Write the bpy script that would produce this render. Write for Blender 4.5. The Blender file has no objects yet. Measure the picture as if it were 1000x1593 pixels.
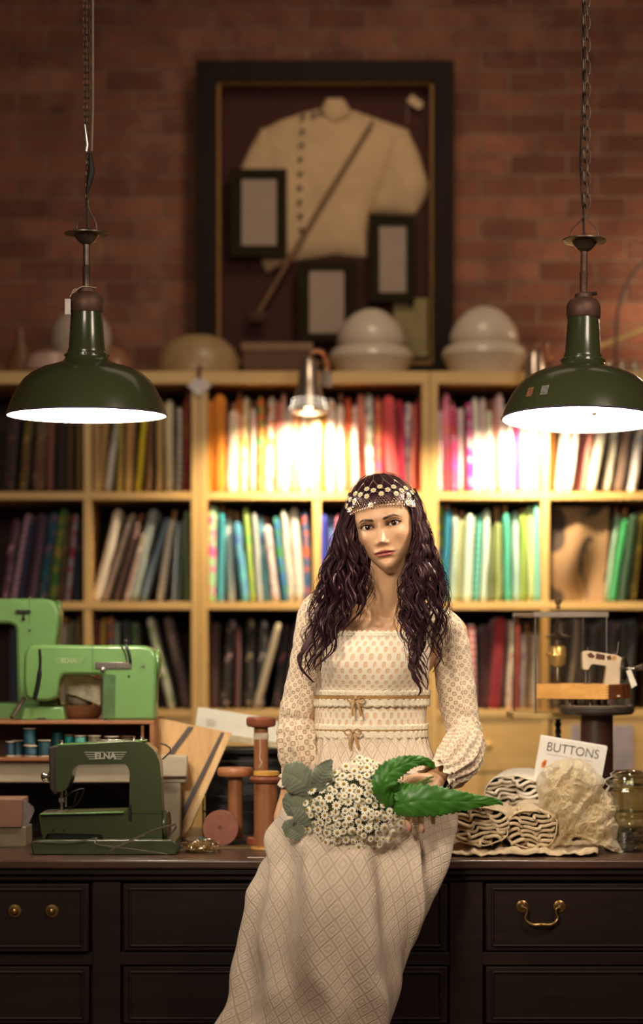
import bpy, bmesh, math, random
import numpy as np
from mathutils import Vector, Matrix, noise
random.seed(7)
SC = bpy.context.scene
COL = SC.collection
PI = math.pi
F = 3478.0; HC = 1.29; YH = 1010.0
def P(x, y, Y):
    return Vector(((x-500)/F*Y, Y, HC-(y-YH)/F*Y))
def PXM(Y): return Y/F            # metres per pixel at distance Y

# ---------------------------------------------------------------- camera
cam = bpy.data.cameras.new('camera'); co = bpy.data.objects.new('camera', cam); COL.objects.link(co)
co.location = (0, 0, HC); co.rotation_euler = (PI/2, 0, 0)
cam.sensor_fit = 'HORIZONTAL'; cam.sensor_width = 36; cam.lens = 36*F/1000
cam.shift_y = (YH-796.5)/1000
cam.clip_start = .1; cam.clip_end = 60
cam.dof.use_dof = True; cam.dof.focus_distance = 5.12; cam.dof.aperture_fstop = 2.9
SC.camera = co
SC.view_settings.view_transform = 'Standard'; SC.view_settings.look = 'None'
SC.view_settings.exposure = 0.0; SC.view_settings.gamma = 1.0
# ---------------------------------------------------------------- light
w = bpy.data.worlds.new('world'); SC.world = w; w.use_nodes = True
w.node_tree.nodes['Background'].inputs[0].default_value = (1, .80, .62, 1)
w.node_tree.nodes['Background'].inputs[1].default_value = .12
def light(name, kind, loc, energy, color, size=.5, target=None, sizey=None, spot=None, blend=.5):
    l = bpy.data.lights.new(name, kind); l.energy = energy; l.color = color
    if kind == 'AREA':
        l.size = size
        if sizey: l.shape = 'RECTANGLE'; l.size_y = sizey
    else: l.shadow_soft_size = size
    if spot: l.spot_size = math.radians(spot); l.spot_blend = blend
    o = bpy.data.objects.new(name, l); COL.objects.link(o); o.location = loc
    if target is not None:
        o.rotation_euler = (Vector(target)-Vector(loc)).to_track_quat('-Z', 'Y').to_euler()
    return o
WARM = (1, .80, .58)
light('added_fill_front', 'AREA', (-1.1, 2.2, 2.75), 34, (1, .84, .66), .8, (0.1, 5.2, 1.2))  # soft fill added from front left, no fixture behind it
light('added_key_spot', 'SPOT', (-.70, 2.2, 2.4), 290, (1, .85, .67), .20, (0.12, 5.2, 1.42), spot=31, blend=1.0)  # added key spot for face and upper body, source unseen
light('added_fill_side', 'AREA', (1.5, 3.4, 3.1), 30, (1, .82, .64), .7, (0.3, 5.3, 1.1))  # added fill from the right, out of view
light('added_fill_aisle', 'AREA', (0.5, 6.4, 3.9), 5, (1, .80, .60), 1.6, (0.2, 7.9, 1.9))  # weak fill added above the aisle to lift the shelving
light('added_wall_spot', 'SPOT', (.3, 6.3, 4.1), 62, (1, .78, .56), .3, (.15, 8.3, 2.45), spot=72, blend=1.0)  # unseen spot added to brighten the lower brick wall
light('wall_lamp_light', 'POINT', (1.42, 8.05, 2.55), 7.0, (1, .74, .48), .05)
PEND_W = 26; CLIP_W = 62

# ---------------------------------------------------------------- helpers
class MB:
    def __init__(s): s.v = []; s.f = []; s.m = []; s.uv = []; s.c = []
    def add(s, vs, fs, mi=0, uvs=None, col=None):
        b = len(s.v); s.v += [tuple(v) for v in vs]
        for k, f in enumerate(fs):
            s.f.append(tuple(b+i for i in f)); s.m.append(mi)
            s.uv.append([uvs[i] for i in f] if uvs is not None else None)
        s.c += ([col]*len(vs) if not isinstance(col, list) else col)
        return s
    def box(s, a, b, mi=0, M=None):
        x0, y0, z0 = a; x1, y1, z1 = b
        vs = [(x0,y0,z0),(x1,y0,z0),(x1,y1,z0),(x0,y1,z0),(x0,y0,z1),(x1,y0,z1),(x1,y1,z1),(x0,y1,z1)]
        if M is not None: vs = [M @ Vector(v) for v in vs]
        return s.add(vs, [(3,2,1,0),(4,5,6,7),(0,1,5,4),(1,2,6,5),(2,3,7,6),(3,0,4,7)], mi)
    def lathe(s, prof, n=32, mi=0, c=(0,0,0), ax=None, capped=True, M=None):
        # prof list of (r,z)
        vs = []; fs = []
        for r, z in prof:
            for k in range(n):
                a = 2*PI*k/n; vs.append(Vector((r*math.cos(a), r*math.sin(a), z)))
        for i in range(len(prof)-1):
            for k in range(n):
                k2 = (k+1) % n
                fs.append((i*n+k, i*n+k2, (i+1)*n+k2, (i+1)*n+k))
        if capped:
            if prof[0][0] > 1e-5: fs.append(tuple(reversed(range(n))))
            if prof[-1][0] > 1e-5: fs.append(tuple((len(prof)-1)*n+k for k in range(n)))
        R = Matrix.Identity(4)
        if ax is not None: R = Vector((0,0,1)).rotation_difference(Vector(ax).normalized()).to_matrix().to_4x4()
        T = Matrix.Translation(Vector(c)) @ R
        if M is not None: T = M @ T
        return s.add([T @ v for v in vs], fs, mi)
    def rod(s, a, b, r, r2=None, n=12, mi=0):
        a = Vector(a); b = Vector(b); d = b-a
        r2 = r if r2 is None else r2
        return s.lathe([(r,0),(r2,d.length)], n, mi, a, d)
    def ball(s, c, r, n=16, mi=0, sc=(1,1,1), M=None):
        m = max(6, n//2); vs = []; fs = []
        T = M or Matrix.Identity(4)
        for i in range(m+1):
            t = PI*i/m
            for k in range(n):
                a = 2*PI*k/n
                vs.append(Vector(c)+ (T.to_3x3() @ Vector((r*sc[0]*math.sin(t)*math.cos(a), r*sc[1]*math.sin(t)*math.sin(a), r*sc[2]*math.cos(t)))))
        for i in range(m):
            for k in range(n):
                k2 = (k+1) % n; fs.append((i*n+k, (i+1)*n+k, (i+1)*n+k2, i*n+k2))
        return s.add(vs, fs, mi)
    def tube(s, pts, rad, n=8, mi=0, closed=False, flat=1.0):
        pts = [Vector(p) for p in pts]; N = len(pts)
        if not hasattr(rad, '__len__'): rad = [rad]*N
        vs = []; fs = []; up = None
        for i, p in enumerate(pts):
            if closed: t = pts[(i+1) % N]-pts[i-1]
            else: t = pts[min(i+1, N-1)]-pts[max(i-1, 0)]
            if t.length < 1e-9: t = Vector((0,0,1))
            t.normalize()
            if up is None:
                up = Vector((0,0,1)) if abs(t.z) < .9 else Vector((0,1,0))
            up = up - t*up.dot(t)
            if up.length < 1e-6: up = t.orthogonal()
            up.normalize(); sd = t.cross(up)
            for k in range(n):
                a = 2*PI*k/n
                vs.append(p+(up*math.cos(a)*flat+sd*math.sin(a))*rad[i])
        R = N if closed else N-1
        for i in range(R):
            j = (i+1) % N
            for k in range(n):
                k2 = (k+1) % n; fs.append((i*n+k, i*n+k2, j*n+k2, j*n+k))
        if not closed:
            fs.append(tuple(reversed(range(n)))); fs.append(tuple((N-1)*n+k for k in range(n)))
        return s.add(vs, fs, mi)
    def prism(s, poly, y0, y1, mi=0, M=None):
        # poly: (x,z) outline, extruded in y
        n = len(poly)
        vs = [Vector((p[0], y0, p[1])) for p in poly]+[Vector((p[0], y1, p[1])) for p in poly]
        if M is not None: vs = [M @ v for v in vs]
        fs = [tuple(range(n)), tuple(reversed(range(n, 2*n)))]
        for k in range(n):
            k2 = (k+1) % n; fs.append((k, n+k, n+k2, k2))
        return s.add(vs, fs, mi)
    def prismz(s, poly, z0, z1, mi=0, M=None):
        n = len(poly)
        vs = [Vector((p[0], p[1], z0)) for p in poly]+[Vector((p[0], p[1], z1)) for p in poly]
        if M is not None: vs = [M @ v for v in vs]
        fs = [tuple(reversed(range(n))), tuple(range(n, 2*n))]
        for k in range(n):
            k2 = (k+1) % n; fs.append((k, k2, n+k2, n+k))
        return s.add(vs, fs, mi)
    def grid(s, fn, nu, nv, mi=0, closeu=False, uvf=None):
        vs = []; uvs = []
        for j in range(nv+1):
            for i in range(nu if closeu else nu+1):
                u = i/nu; v = j/nv; vs.append(fn(u, v)); uvs.append(uvf(u, v) if uvf else (u, v))
        W = nu if closeu else nu+1
        b = len(s.v); s.v += [tuple(v) for v in vs]; s.c += [None]*len(vs)
        for j in range(nv):
            for i in range(nu):
                i2 = (i+1) % W if closeu else i+1
                s.f.append((b+j*W+i, b+j*W+i2, b+(j+1)*W+i2, b+(j+1)*W+i)); s.m.append(mi)
                if uvf:
                    s.uv.append([uvf(i/nu, j/nv), uvf((i+1)/nu, j/nv), uvf((i+1)/nu, (j+1)/nv), uvf(i/nu, (j+1)/nv)])
                else: s.uv.append([(i/nu, j/nv), ((i+1)/nu, j/nv), ((i+1)/nu, (j+1)/nv), (i/nu, (j+1)/nv)])
        return s
def mesh_of(name, mb, mats, off=(0,0,0), smooth=True, recalc=True):
    me = bpy.data.meshes.new(name)
    off = Vector(off)
    me.from_pydata([tuple(Vector(v)-off) for v in mb.v], [], mb.f)
    if not isinstance(mats, (list, tuple)): mats = [mats]
    for m in mats: me.materials.append(m)
    me.polygons.foreach_set('material_index', mb.m)
    if any(u is not None for u in mb.uv):
        ul = me.uv_layers.new(name='UVMap'); data = []
        for f, u in zip(mb.f, mb.uv):
            if u is None: data += [0.0]*(2*len(f))
            else:
                for q in u: data += [q[0], q[1]]
        ul.data.foreach_set('uv', data)
    if any(c is not None for c in mb.c):
        ca = me.color_attributes.new(name='Col', type='FLOAT_COLOR', domain='POINT'); data = []
        for c in mb.c:
            c = c or (1, 1, 1); data += [c[0], c[1], c[2], 1]
        ca.data.foreach_set('color', data)
    if recalc:
        bm = bmesh.new(); bm.from_mesh(me); bmesh.ops.recalc_face_normals(bm, faces=bm.faces); bm.to_mesh(me); bm.free()
    if smooth:
        me.polygons.foreach_set('use_smooth', [True]*len(me.polygons))
        try: me.set_sharp_from_angle(angle=math.radians(38))
        except Exception: pass
    me.update()
    return me
def bevel(o, w=.002, seg=2, ang=35):
    m = o.modifiers.new('bevel', 'BEVEL'); m.width = w; m.segments = seg; m.limit_method = 'ANGLE'; m.angle_limit = math.radians(ang)
    m.harden_normals = False
    return o
def thing(name, label, cat, loc=(0,0,0), rot=(0,0,0), group=None):
    o = bpy.data.objects.new(name, None); COL.objects.link(o); o.empty_display_size = .05
    o.location = loc; o.rotation_euler = rot; o['label'] = label; o['category'] = cat
    if group: o['group'] = group
    return o
def part(name, mb, mats, root, world=False, bev=None, smooth=True, label=None, recalc=True):
    off = (0,0,0)
    if world:
        r = root; off = Vector((0,0,0))
        while r is not None: off = off+Vector(r.location); r = r.parent
    me = mesh_of(name, mb, mats, off, smooth, recalc)
    o = bpy.data.objects.new(name, me); COL.objects.link(o); o.parent = root
    if bev: bevel(o, bev)
    if label: o['label'] = label
    return o
def solo(name, mb, mats, label, cat, loc=(0,0,0), world=True, group=None, bev=None, smooth=True, rot=(0,0,0)):
    me = mesh_of(name, mb, mats, loc if world else (0,0,0), smooth)
    o = bpy.data.objects.new(name, me); COL.objects.link(o); o.location = loc; o.rotation_euler = rot
    o['label'] = label; o['category'] = cat
    if group: o['group'] = group
    if bev: bevel(o, bev)
    return o
def struct(name, mb, mats, bev=None, smooth=False):
    me = mesh_of(name, mb, mats, (0,0,0), smooth)
    o = bpy.data.objects.new(name, me); COL.objects.link(o); o['kind'] = 'structure'
    if bev: bevel(o, bev)
    return o
def copy_tree(o, parent=None):
    c = o.copy(); COL.objects.link(c)
    if parent is not None: c.parent = parent
    for ch in list(o.children): copy_tree(ch, c)
    return c
def cr(pts, n):
    """catmull-rom through numeric tuples -> n samples"""
    A = np.array([list(map(float, p)) for p in pts]); N = len(A)
    A = np.vstack([2*A[0]-A[1], A, 2*A[-1]-A[-2]]); out = []
    for k in range(n):
        t = k/(n-1)*(N-1); i = min(int(t), N-2); f = t-i
        p0, p1, p2, p3 = A[i], A[i+1], A[i+2], A[i+3]
        out.append(.5*((2*p1)+(-p0+p2)*f+(2*p0-5*p1+4*p2-p3)*f*f+(-p0+3*p1-3*p2+p3)*f**3))
    return out
def crP(pts, n): return [Vector(p) for p in cr([tuple(p) for p in pts], n)]
# ---------------------------------------------------------------- materials
def lin(h):
    if isinstance(h, str):
        h = h.lstrip('#'); c = [int(h[i:i+2], 16)/255 for i in (0, 2, 4)]
    else: c = h
    return tuple((x/12.92 if x <= .04045 else ((x+.055)/1.055)**2.4) for x in c)+(1,)
class N:
    """tiny node helper"""
    def __init__(s, name):
        s.m = bpy.data.materials.new(name); s.m.use_nodes = True; s.t = s.m.node_tree; s.t.nodes.clear()
        s.out = s.t.nodes.new('ShaderNodeOutputMaterial'); s.b = s.t.nodes.new('ShaderNodeBsdfPrincipled')
        s.t.links.new(s.b.outputs[0], s.out.inputs[0])
    def n(s, typ, **k):
        x = s.t.nodes.new('ShaderNode'+typ)
        for a, v in k.items(): setattr(x, a, v)
        return x
    def l(s, a, b): s.t.links.new(a, b)
    def set(s, sock, v):
        if hasattr(v, 'is_linked') or isinstance(v, bpy.types.NodeSocket): s.l(v, sock)
        else: sock.default_value = v
    def math(s, op, a, b=None, c=None, clamp=False):
        x = s.n('Math', operation=op, use_clamp=clamp); s.set(x.inputs[0], a)
        if b is not None: s.set(x.inputs[1], b)
        if c is not None: s.set(x.inputs[2], c)
        return x.outputs[0]
    def mix(s, f, a, b):
        x = s.n('Mix', data_type='RGBA'); s.set(x.inputs[0], f); s.set(x.inputs[6], a); s.set(x.inputs[7], b)
        return x.outputs[2]
    def coord(s, which='Object', scale=None, rot=None):
        c = s.n('TexCoord').outputs[which]
        if scale is None and rot is None: return c
        mp = s.n('Mapping'); s.l(c, mp.inputs[0])
        if scale is not None: mp.inputs['Scale'].default_value = scale if hasattr(scale, '__len__') else (scale,)*3
        if rot: mp.inputs['Rotation'].default_value = rot
        return mp.outputs[0]
    def noise(s, vec, scale, detail=3, rough=.5, dist=0):
        x = s.n('TexNoise'); s.l(vec, x.inputs['Vector']); x.inputs['Scale'].default_value = scale
        x.inputs['Detail'].default_value = detail; x.inputs['Roughness'].default_value = rough; x.inputs['Distortion'].default_value = dist
        return x.outputs['Fac']
    def ramp(s, f, stops):
        x = s.n('ValToRGB'); s.l(f, x.inputs[0]); e = x.color_ramp.elements
        while len(e) < len(stops): e.new(.5)
        for q, (p, c) in zip(e, stops): q.position = p; q.color = c if len(c) == 4 else tuple(c)+(1,)
        return x.outputs[0]
    def bump(s, h, strength=.3, dist=.01):
        x = s.n('Bump'); x.inputs['Strength'].default_value = strength; x.inputs['Distance'].default_value = dist
        s.l(h, x.inputs['Height']); s.l(x.outputs[0], s.b.inputs['Normal']); return x
    def base(s, v): s.set(s.b.inputs['Base Color'], v)
    def p(s, **k):
        for a, v in k.items(): s.set(s.b.inputs[a.replace('_', ' ')], v)
_mc = {}
def mat(name, col, rough=.5, metal=0, var=.12, vscale=30, bump=0, bscale=80, coat=0, **kw):
    if name in _mc: return _mc[name]
    n = N(name); c = lin(col); v = n.coord()
    d = tuple(x*(1-var*1.6) for x in c[:3])+(1,); l = tuple(min(1, x*(1+var)) for x in c[:3])+(1,)
    f = n.noise(v, vscale, 4, .6)
    n.base(n.ramp(f, [(.3, d), (.7, l)]))
    n.p(Roughness=rough, Metallic=metal)
    if coat: n.b.inputs['Coat Weight'].default_value = coat; n.b.inputs['Coat Roughness'].default_value = .08
    if bump: n.bump(n.noise(v, bscale, 4), bump, .004)
    for k, q in kw.items(): n.b.inputs[k.replace('_', ' ')].default_value = q
    _mc[name] = n.m; return n.m
def wood(name, c1, c2, rough=.45, axis='X', scale=1.0, coat=0, bump=.12):
    if name in _mc: return _mc[name]
    n = N(name)
    sc = {'X': (2.5, 26, 26), 'Y': (26, 2.5, 26), 'Z': (26, 26, 2.5)}[axis]
    v = n.coord('Object', tuple(q*scale for q in sc))
    f = n.noise(v, 1.3, 6, .6, .6); g = n.noise(v, 7, 3, .6)
    h = n.math('MULTIPLY_ADD', g, .35, n.math('MULTIPLY', f, .75))
    n.base(n.ramp(h, [(.32, lin(c1)), (.72, lin(c2))])); n.p(Roughness=rough)
    if coat: n.b.inputs['Coat Weight'].default_value = coat; n.b.inputs['Coat Roughness'].default_value = .15
    n.bump(h, bump, .003)
    _mc[name] = n.m; return n.m
def emit(name, col, s):
    n = N(name); n.base((0, 0, 0, 1)); n.b.inputs['Emission Color'].default_value = lin(col); n.b.inputs['Emission Strength'].default_value = s
    return n.m
def glass(name, col='ffffff', rough=.02, alpha=.25):
    """clear glass: mostly transparent with real reflections"""
    if name in _mc: return _mc[name]
    n = N(name); n.base(lin(col)); n.p(Roughness=rough); n.b.inputs['IOR'].default_value = 1.45
    tr = n.n('BsdfTransparent'); tr.inputs[0].default_value = lin(col)
    lw = n.n('LayerWeight'); lw.inputs[0].default_value = .35
    mx = n.n('MixShader'); f = n.math('MULTIPLY_ADD', lw.outputs['Facing'], .75, alpha*.25, clamp=True)
    gl = n.n('BsdfGlossy'); gl.inputs['Roughness'].default_value = rough; gl.inputs[0].default_value = (.9, .9, .9, 1)
    n.l(f, mx.inputs[0]); n.l(tr.outputs[0], mx.inputs[1]); n.l(gl.outputs[0], mx.inputs[2]); n.l(mx.outputs[0], n.out.inputs[0])
    _mc[name] = n.m; return n.m

# ================================================================= STRUCTURE
YW = 8.32; SF = 7.8
def brick_mat():
    n = N('old_brick'); c = n.n('TexCoord').outputs['Object']
    sp = n.n('SeparateXYZ'); n.l(c, sp.inputs[0]); cb = n.n('CombineXYZ')
    wob = n.noise(c, 3.0, 2)
    xx = n.math('ADD', sp.outputs[0], sp.outputs[1])
    n.l(n.math('MULTIPLY_ADD', wob, .02, xx), cb.inputs[0]); n.l(n.math('MULTIPLY_ADD', n.noise(c, 4.3, 3), .022, sp.outputs[2]), cb.inputs[1])
    b = n.n('TexBrick'); n.l(cb.outputs[0], b.inputs['Vector'])
    b.inputs['Scale'].default_value = 1; b.inputs['Brick Width'].default_value = .215; b.inputs['Row Height'].default_value = .0785
    b.inputs['Mortar Size'].default_value = .0065; b.inputs['Mortar Smooth'].default_value = .6; b.inputs['Bias'].default_value = .0
    b.inputs['Color1'].default_value = lin('74442f'); b.inputs['Color2'].default_value = lin('a4684e'); b.inputs['Mortar'].default_value = lin('a08068')
    big = n.noise(c, 2.2, 5, .65); sm = n.noise(c, 34, 5, .7)
    col = n.mix(n.math('MULTIPLY', n.ramp(n.noise(c, 7, 5, .7), [(.42, (0,0,0)), (.68, (1,1,1))]), .55), b.outputs[0], lin('54302a'))
    col = n.mix(n.math('MULTIPLY', n.ramp(n.noise(c, 5.1, 6, .75), [(.52, (0,0,0)), (.75, (1,1,1))]), .45), col, lin('b48c74'))
    col = n.mix(n.math('MULTIPLY', sm, .35), col, lin('3c211b'))
    n.base(col); n.p(Roughness=.88)
    h = n.math('MULTIPLY_ADD', sm, .45, n.math('MULTIPLY', b.outputs['Fac'], -1.0))
    n.bump(h, .8, .012)
    return n.m
BRICK = brick_mat()
struct('wall_back', MB().box((-4, YW, 0), (4, YW+.2, 4.3)), BRICK)
struct('wall_left', MB().box((-3.2, -1.5, 0), (-3.0, YW, 4.3)), BRICK)
struct('wall_right', MB().box((3.0, -1.5, 0), (3.2, YW, 4.3)), BRICK)
struct('ceiling', MB().box((-3.2, -1.5, 4.3), (3.2, YW+.2, 4.45)), mat('ceiling_paint', '5a463a', .9))
struct('floor', MB().box((-3.2, -1.5, -.1), (3.2, YW+.2, 0)), wood('floor_boards', '3a2416', '5c3a22', .5, 'X', .5))

# ================================================================= SHELVING
BIRCH = wood('birch_veneer', 'cda35c', 'e0bb78', .42, 'X', .6, bump=.03)
BIRCHZ = wood('birch_veneer_upright', 'cda35c', 'e0bb78', .42, 'Z', .6, bump=.03)
BACKW = wood('shelf_backboard', '2c1814', '40251c', .7, 'X', .5)
ZT = P(0, 577.5, SF).z; ZR = [P(0, 597, SF).z, P(0, 771, SF).z, P(0, 942, SF).z, P(0, 1110, SF).z]
pm = PXM(SF)
def xs(px): return (px-500)*pm
def shelf_unit(label, xl, xm, xr, knobs):
    root = thing('shelving_unit', label, 'shelf', (xs((xl+xr)/2), SF, 0), group=None)
    cx = xs((xl+xr)/2)
    t = 12*pm; h = t/2
    def bx(a, b): return (Vector(a)-Vector((cx, SF, 0)), Vector(b)-Vector((cx, SF, 0)))
    for name, z in (('top_panel', ZT),):
        part(name, MB().box(*bx((xs(xl), SF, ZR[0]), (xs(xr), YW-.06, ZT))), BIRCH, root, bev=.0015)
    for k in (1, 2, 3):
        z = ZR[k]
        part('shelf_board', MB().box(*bx((xs(xl)+t, SF+.002, z-h), (xs(xr)-t, YW-.09, z+h))), BIRCH, root, bev=.001)
    part('side_panel', MB().box(*bx((xs(xl), SF, 0), (xs(xl)+t, YW-.08, ZR[0]))), BIRCHZ, root, bev=.001)
    part('side_panel', MB().box(*bx((xs(xr)-t, SF, 0), (xs(xr), YW-.08, ZR[0]))), BIRCHZ, root, bev=.001)
    for k in range(3):
        part('divider', MB().box(*bx((xs(xm)-h, SF+.004, ZR[k+1]+h), (xs(xm)+h, YW-.09, ZR[k]-(h if k else 0)))), BIRCHZ, root, bev=.001)
    part('back_panel', MB().box(*bx((xs(xl)+t, YW-.09, ZR[3]), (xs(xr)-t, YW-.075, ZR[0]))), BACKW, root)
    # cupboard fronts below
    zb = [ZR[3]-h, P(0, 1203, SF).z, .42, .08]
    for i in range(3):
        for (a, b) in ((xl, xm), (xm, xr)):
            m = MB(); m.box(*bx((xs(a)+t*.9, SF+.006, zb[i+1]+.004), (xs(b)-t*.4, SF+.024, zb[i]-.003)))
            d = part('drawer_front', m, BIRCH, root, bev=.002)
            kx = xs((a+b)/2)-cx; kz = (zb[i]+zb[i+1])/2
            part('knob', MB().lathe([(.004,0),(.006,.008),(.013,.015),(.014,.022),(.008,.027),(0,.028)], 16, 0, (kx, .006, kz), (0,-1,0)), BIRCH, d)
    part('divider', MB().box(*bx((xs(xm)-h, SF+.004, .1), (xs(xm)+h, YW-.09, ZR[3]-h))), BIRCHZ, root, bev=.001)
    part('base_panel', MB().box(*bx((xs(xl)+t, SF+.03, 0), (xs(xr)-t, SF+.06, .1))), BIRCH, root)
    return root
shelf_unit('pale birch shelving unit at the left edge, behind the green sewing machines', -52, 136, 309.5, 0)
shelf_unit('pale birch shelving unit in the middle, behind the seated woman', 310.5, 493, 668, 0)
shelf_unit('pale birch shelving unit at the right, behind the glass lamp and tray', 669, 848, 1030, 0)

# ---- fabric bolts
_fm = {}
def fabmat(col, col2, kind):
    key = (col, col2, kind)
    if key in _fm: return _fm[key]
    n = N('bolt_cloth'); v = n.coord(); c1 = lin(col); c2 = lin(col2 or col)
    fold = n.noise(n.coord('Object', (60, 20, 3)), 1, 3)
    if kind == 'plain':
        dk = tuple(x*.78 for x in c1[:3])+(1,)
        base = n.mix(n.ramp(fold, [(.35, (0,0,0)), (.65, (1,1,1))]), dk, c1)
    elif kind == 'print':
        a = n.n('TexVoronoi'); n.l(n.coord('Object', (1, .6, 1)), a.inputs['Vector']); a.inputs['Scale'].default_value = 42
        f = n.ramp(n.math('ADD', a.outputs['Distance'], n.math('MULTIPLY', n.noise(v, 30, 2), .4)), [(.46, (1,1,1)), (.58, (0,0,0))])
        base = n.mix(f, c1, c2)
        b = n.noise(v, 16, 2); hue = n.n('HueSaturation'); n.l(base, hue.inputs['Color'])
        n.l(n.math('MULTIPLY_ADD', b, .35, .33), hue.inputs['Hue']); n.l(n.math('MULTIPLY_ADD', b, .0, 1.0), hue.inputs['Saturation'])
        base = hue.outputs[0]
    elif kind == 'bands':
        sp = n.n('SeparateXYZ'); n.l(v, sp.inputs[0])
        s = n.math('SINE', n.math('MULTIPLY', sp.outputs[2], 2*PI/.024)); f = n.ramp(s, [(.3, (0,0,0)), (.6, (1,1,1))])
        base = n.mix(f, c1, c2)
    elif kind == 'stripe':
        sp = n.n('SeparateXYZ'); n.l(v, sp.inputs[0])
        s = n.math('SINE', n.math('MULTIPLY', sp.outputs[0], 2*PI/.011)); f = n.ramp(s, [(.3, (0,0,0)), (.6, (1,1,1))])
        base = n.mix(f, c1, c2)
    else:  # big motif
        f = n.ramp(n.noise(v, 20, 2, .4), [(.48, (0,0,0)), (.54, (1,1,1))]); base = n.mix(f, c1, c2)
    n.base(base); n.p(Roughness=.85); n.b.inputs['Sheen Weight'].default_value = .15
    n.bump(fold, .3, .004)
    _fm[key] = n.m; return n.m
COREW = wood('bolt_core_wood', '8a5634', 'b07a4c', .6, 'Z')
def bolt(xb, xt, wpx, ytop, ybot, dY, cloth, core, seed):
    rnd = random.Random(seed)
    Y = SF+.012+dY
    w = wpx*PXM(Y)*.96; zb = 0
    b = P(xb, ybot, Y); t = P(xt, ytop, Y); L = (t-b).length
    ang = math.atan2(t.x-b.x, t.z-b.z)
    dep = .20+rnd.random()*.05
    n = 20
    def fn(u, v):
        a = 2*PI*u; ca = math.cos(a); sa = math.sin(a); e = .55
        x = math.copysign(abs(ca)**e, ca)*w/2; y = math.copysign(abs(sa)**.45, sa)*dep/2
        k = 1.0
        if v > .95: k = 1-((v-.95)/.05)**2*.55
        if v < .03: k = 1-((.03-v)/.03)**2*.35
        wob = noise.noise(Vector((seed*3.1+ca*.7, sa*.7, v*5)))*.16+noise.noise(Vector((seed*1.7, sa*2, v*16)))*.05
        x *= k*(1+wob); y *= (1-(1-k)*.2)
        x += noise.noise(Vector((seed*7.7, 1, v*2.2)))*.004
        return (x, y+dep/2, v*L)
    m = MB(); m.grid(fn, n, 22, closeu=True)
    m.f.append(tuple(range(22*n, 23*n))); m.m.append(0); m.uv.append(None)
    m.f.append(tuple(reversed(range(n)))); m.m.append(0); m.uv.append(None)
    return m, Vector((b.x, Y, b.z)), ang, L, w, dep
def rowfab(rname, ybot, cells):
    for cname, items in cells:
        k = 0; grp = 'fabric bolts on the %s shelf of the %s bay' % (rname, cname)
        tot = len(items)
        for it in items:
            k += 1
            words, xb, xt, wp, yt, c1, c2, kind = it[:8]; core = it[8] if len(it) > 8 else 0
            sd = hash_(rname+cname)+k
            rnd = random.Random(sd)
            dY = .004+rnd.random()*.05+(it[9] if len(it) > 9 else 0)
            m, loc, ang, L, w, dep = bolt(xb, xt, wp, yt, ybot, dY, None, core, sd)
            loc.z = max(loc.z, 0)+abs(math.sin(ang))*w/2*.9
            ords = ORD[k-1]
            lab = '%s fabric bolt, %s from left on %s shelf of %s bay' % (words, ords, rname, cname)
            if k == tot: lab = '%s fabric bolt, rightmost on %s shelf of %s bay' % (words, rname, cname)
            root = thing('fabric_bolt', lab, 'fabric bolt', loc, (0, ang, 0), grp)
            part('cloth', m, fabmat(c1, c2, kind), root)
            if core:
                cm = MB().box((-w*.22, dep*.25, L-.01), (w*.22, dep*.75, L+core*PXM(SF)))
                part('wooden_core', cm, COREW, root, bev=.003)
def hash_(s): return sum((i+1)*ord(c) for i, c in enumerate(s)) % 9973
ORD = ['first','second','third','fourth','fifth','sixth','seventh','eighth','ninth','tenth','eleventh','twelfth','thirteenth','fourteenth','fifteenth','sixteenth','seventeenth']
Z1, Z2, Z3 = 765, 936, 1104
pl, pr, bd, sr, mo = 'plain', 'print', 'bands', 'stripe', 'motif'
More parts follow.
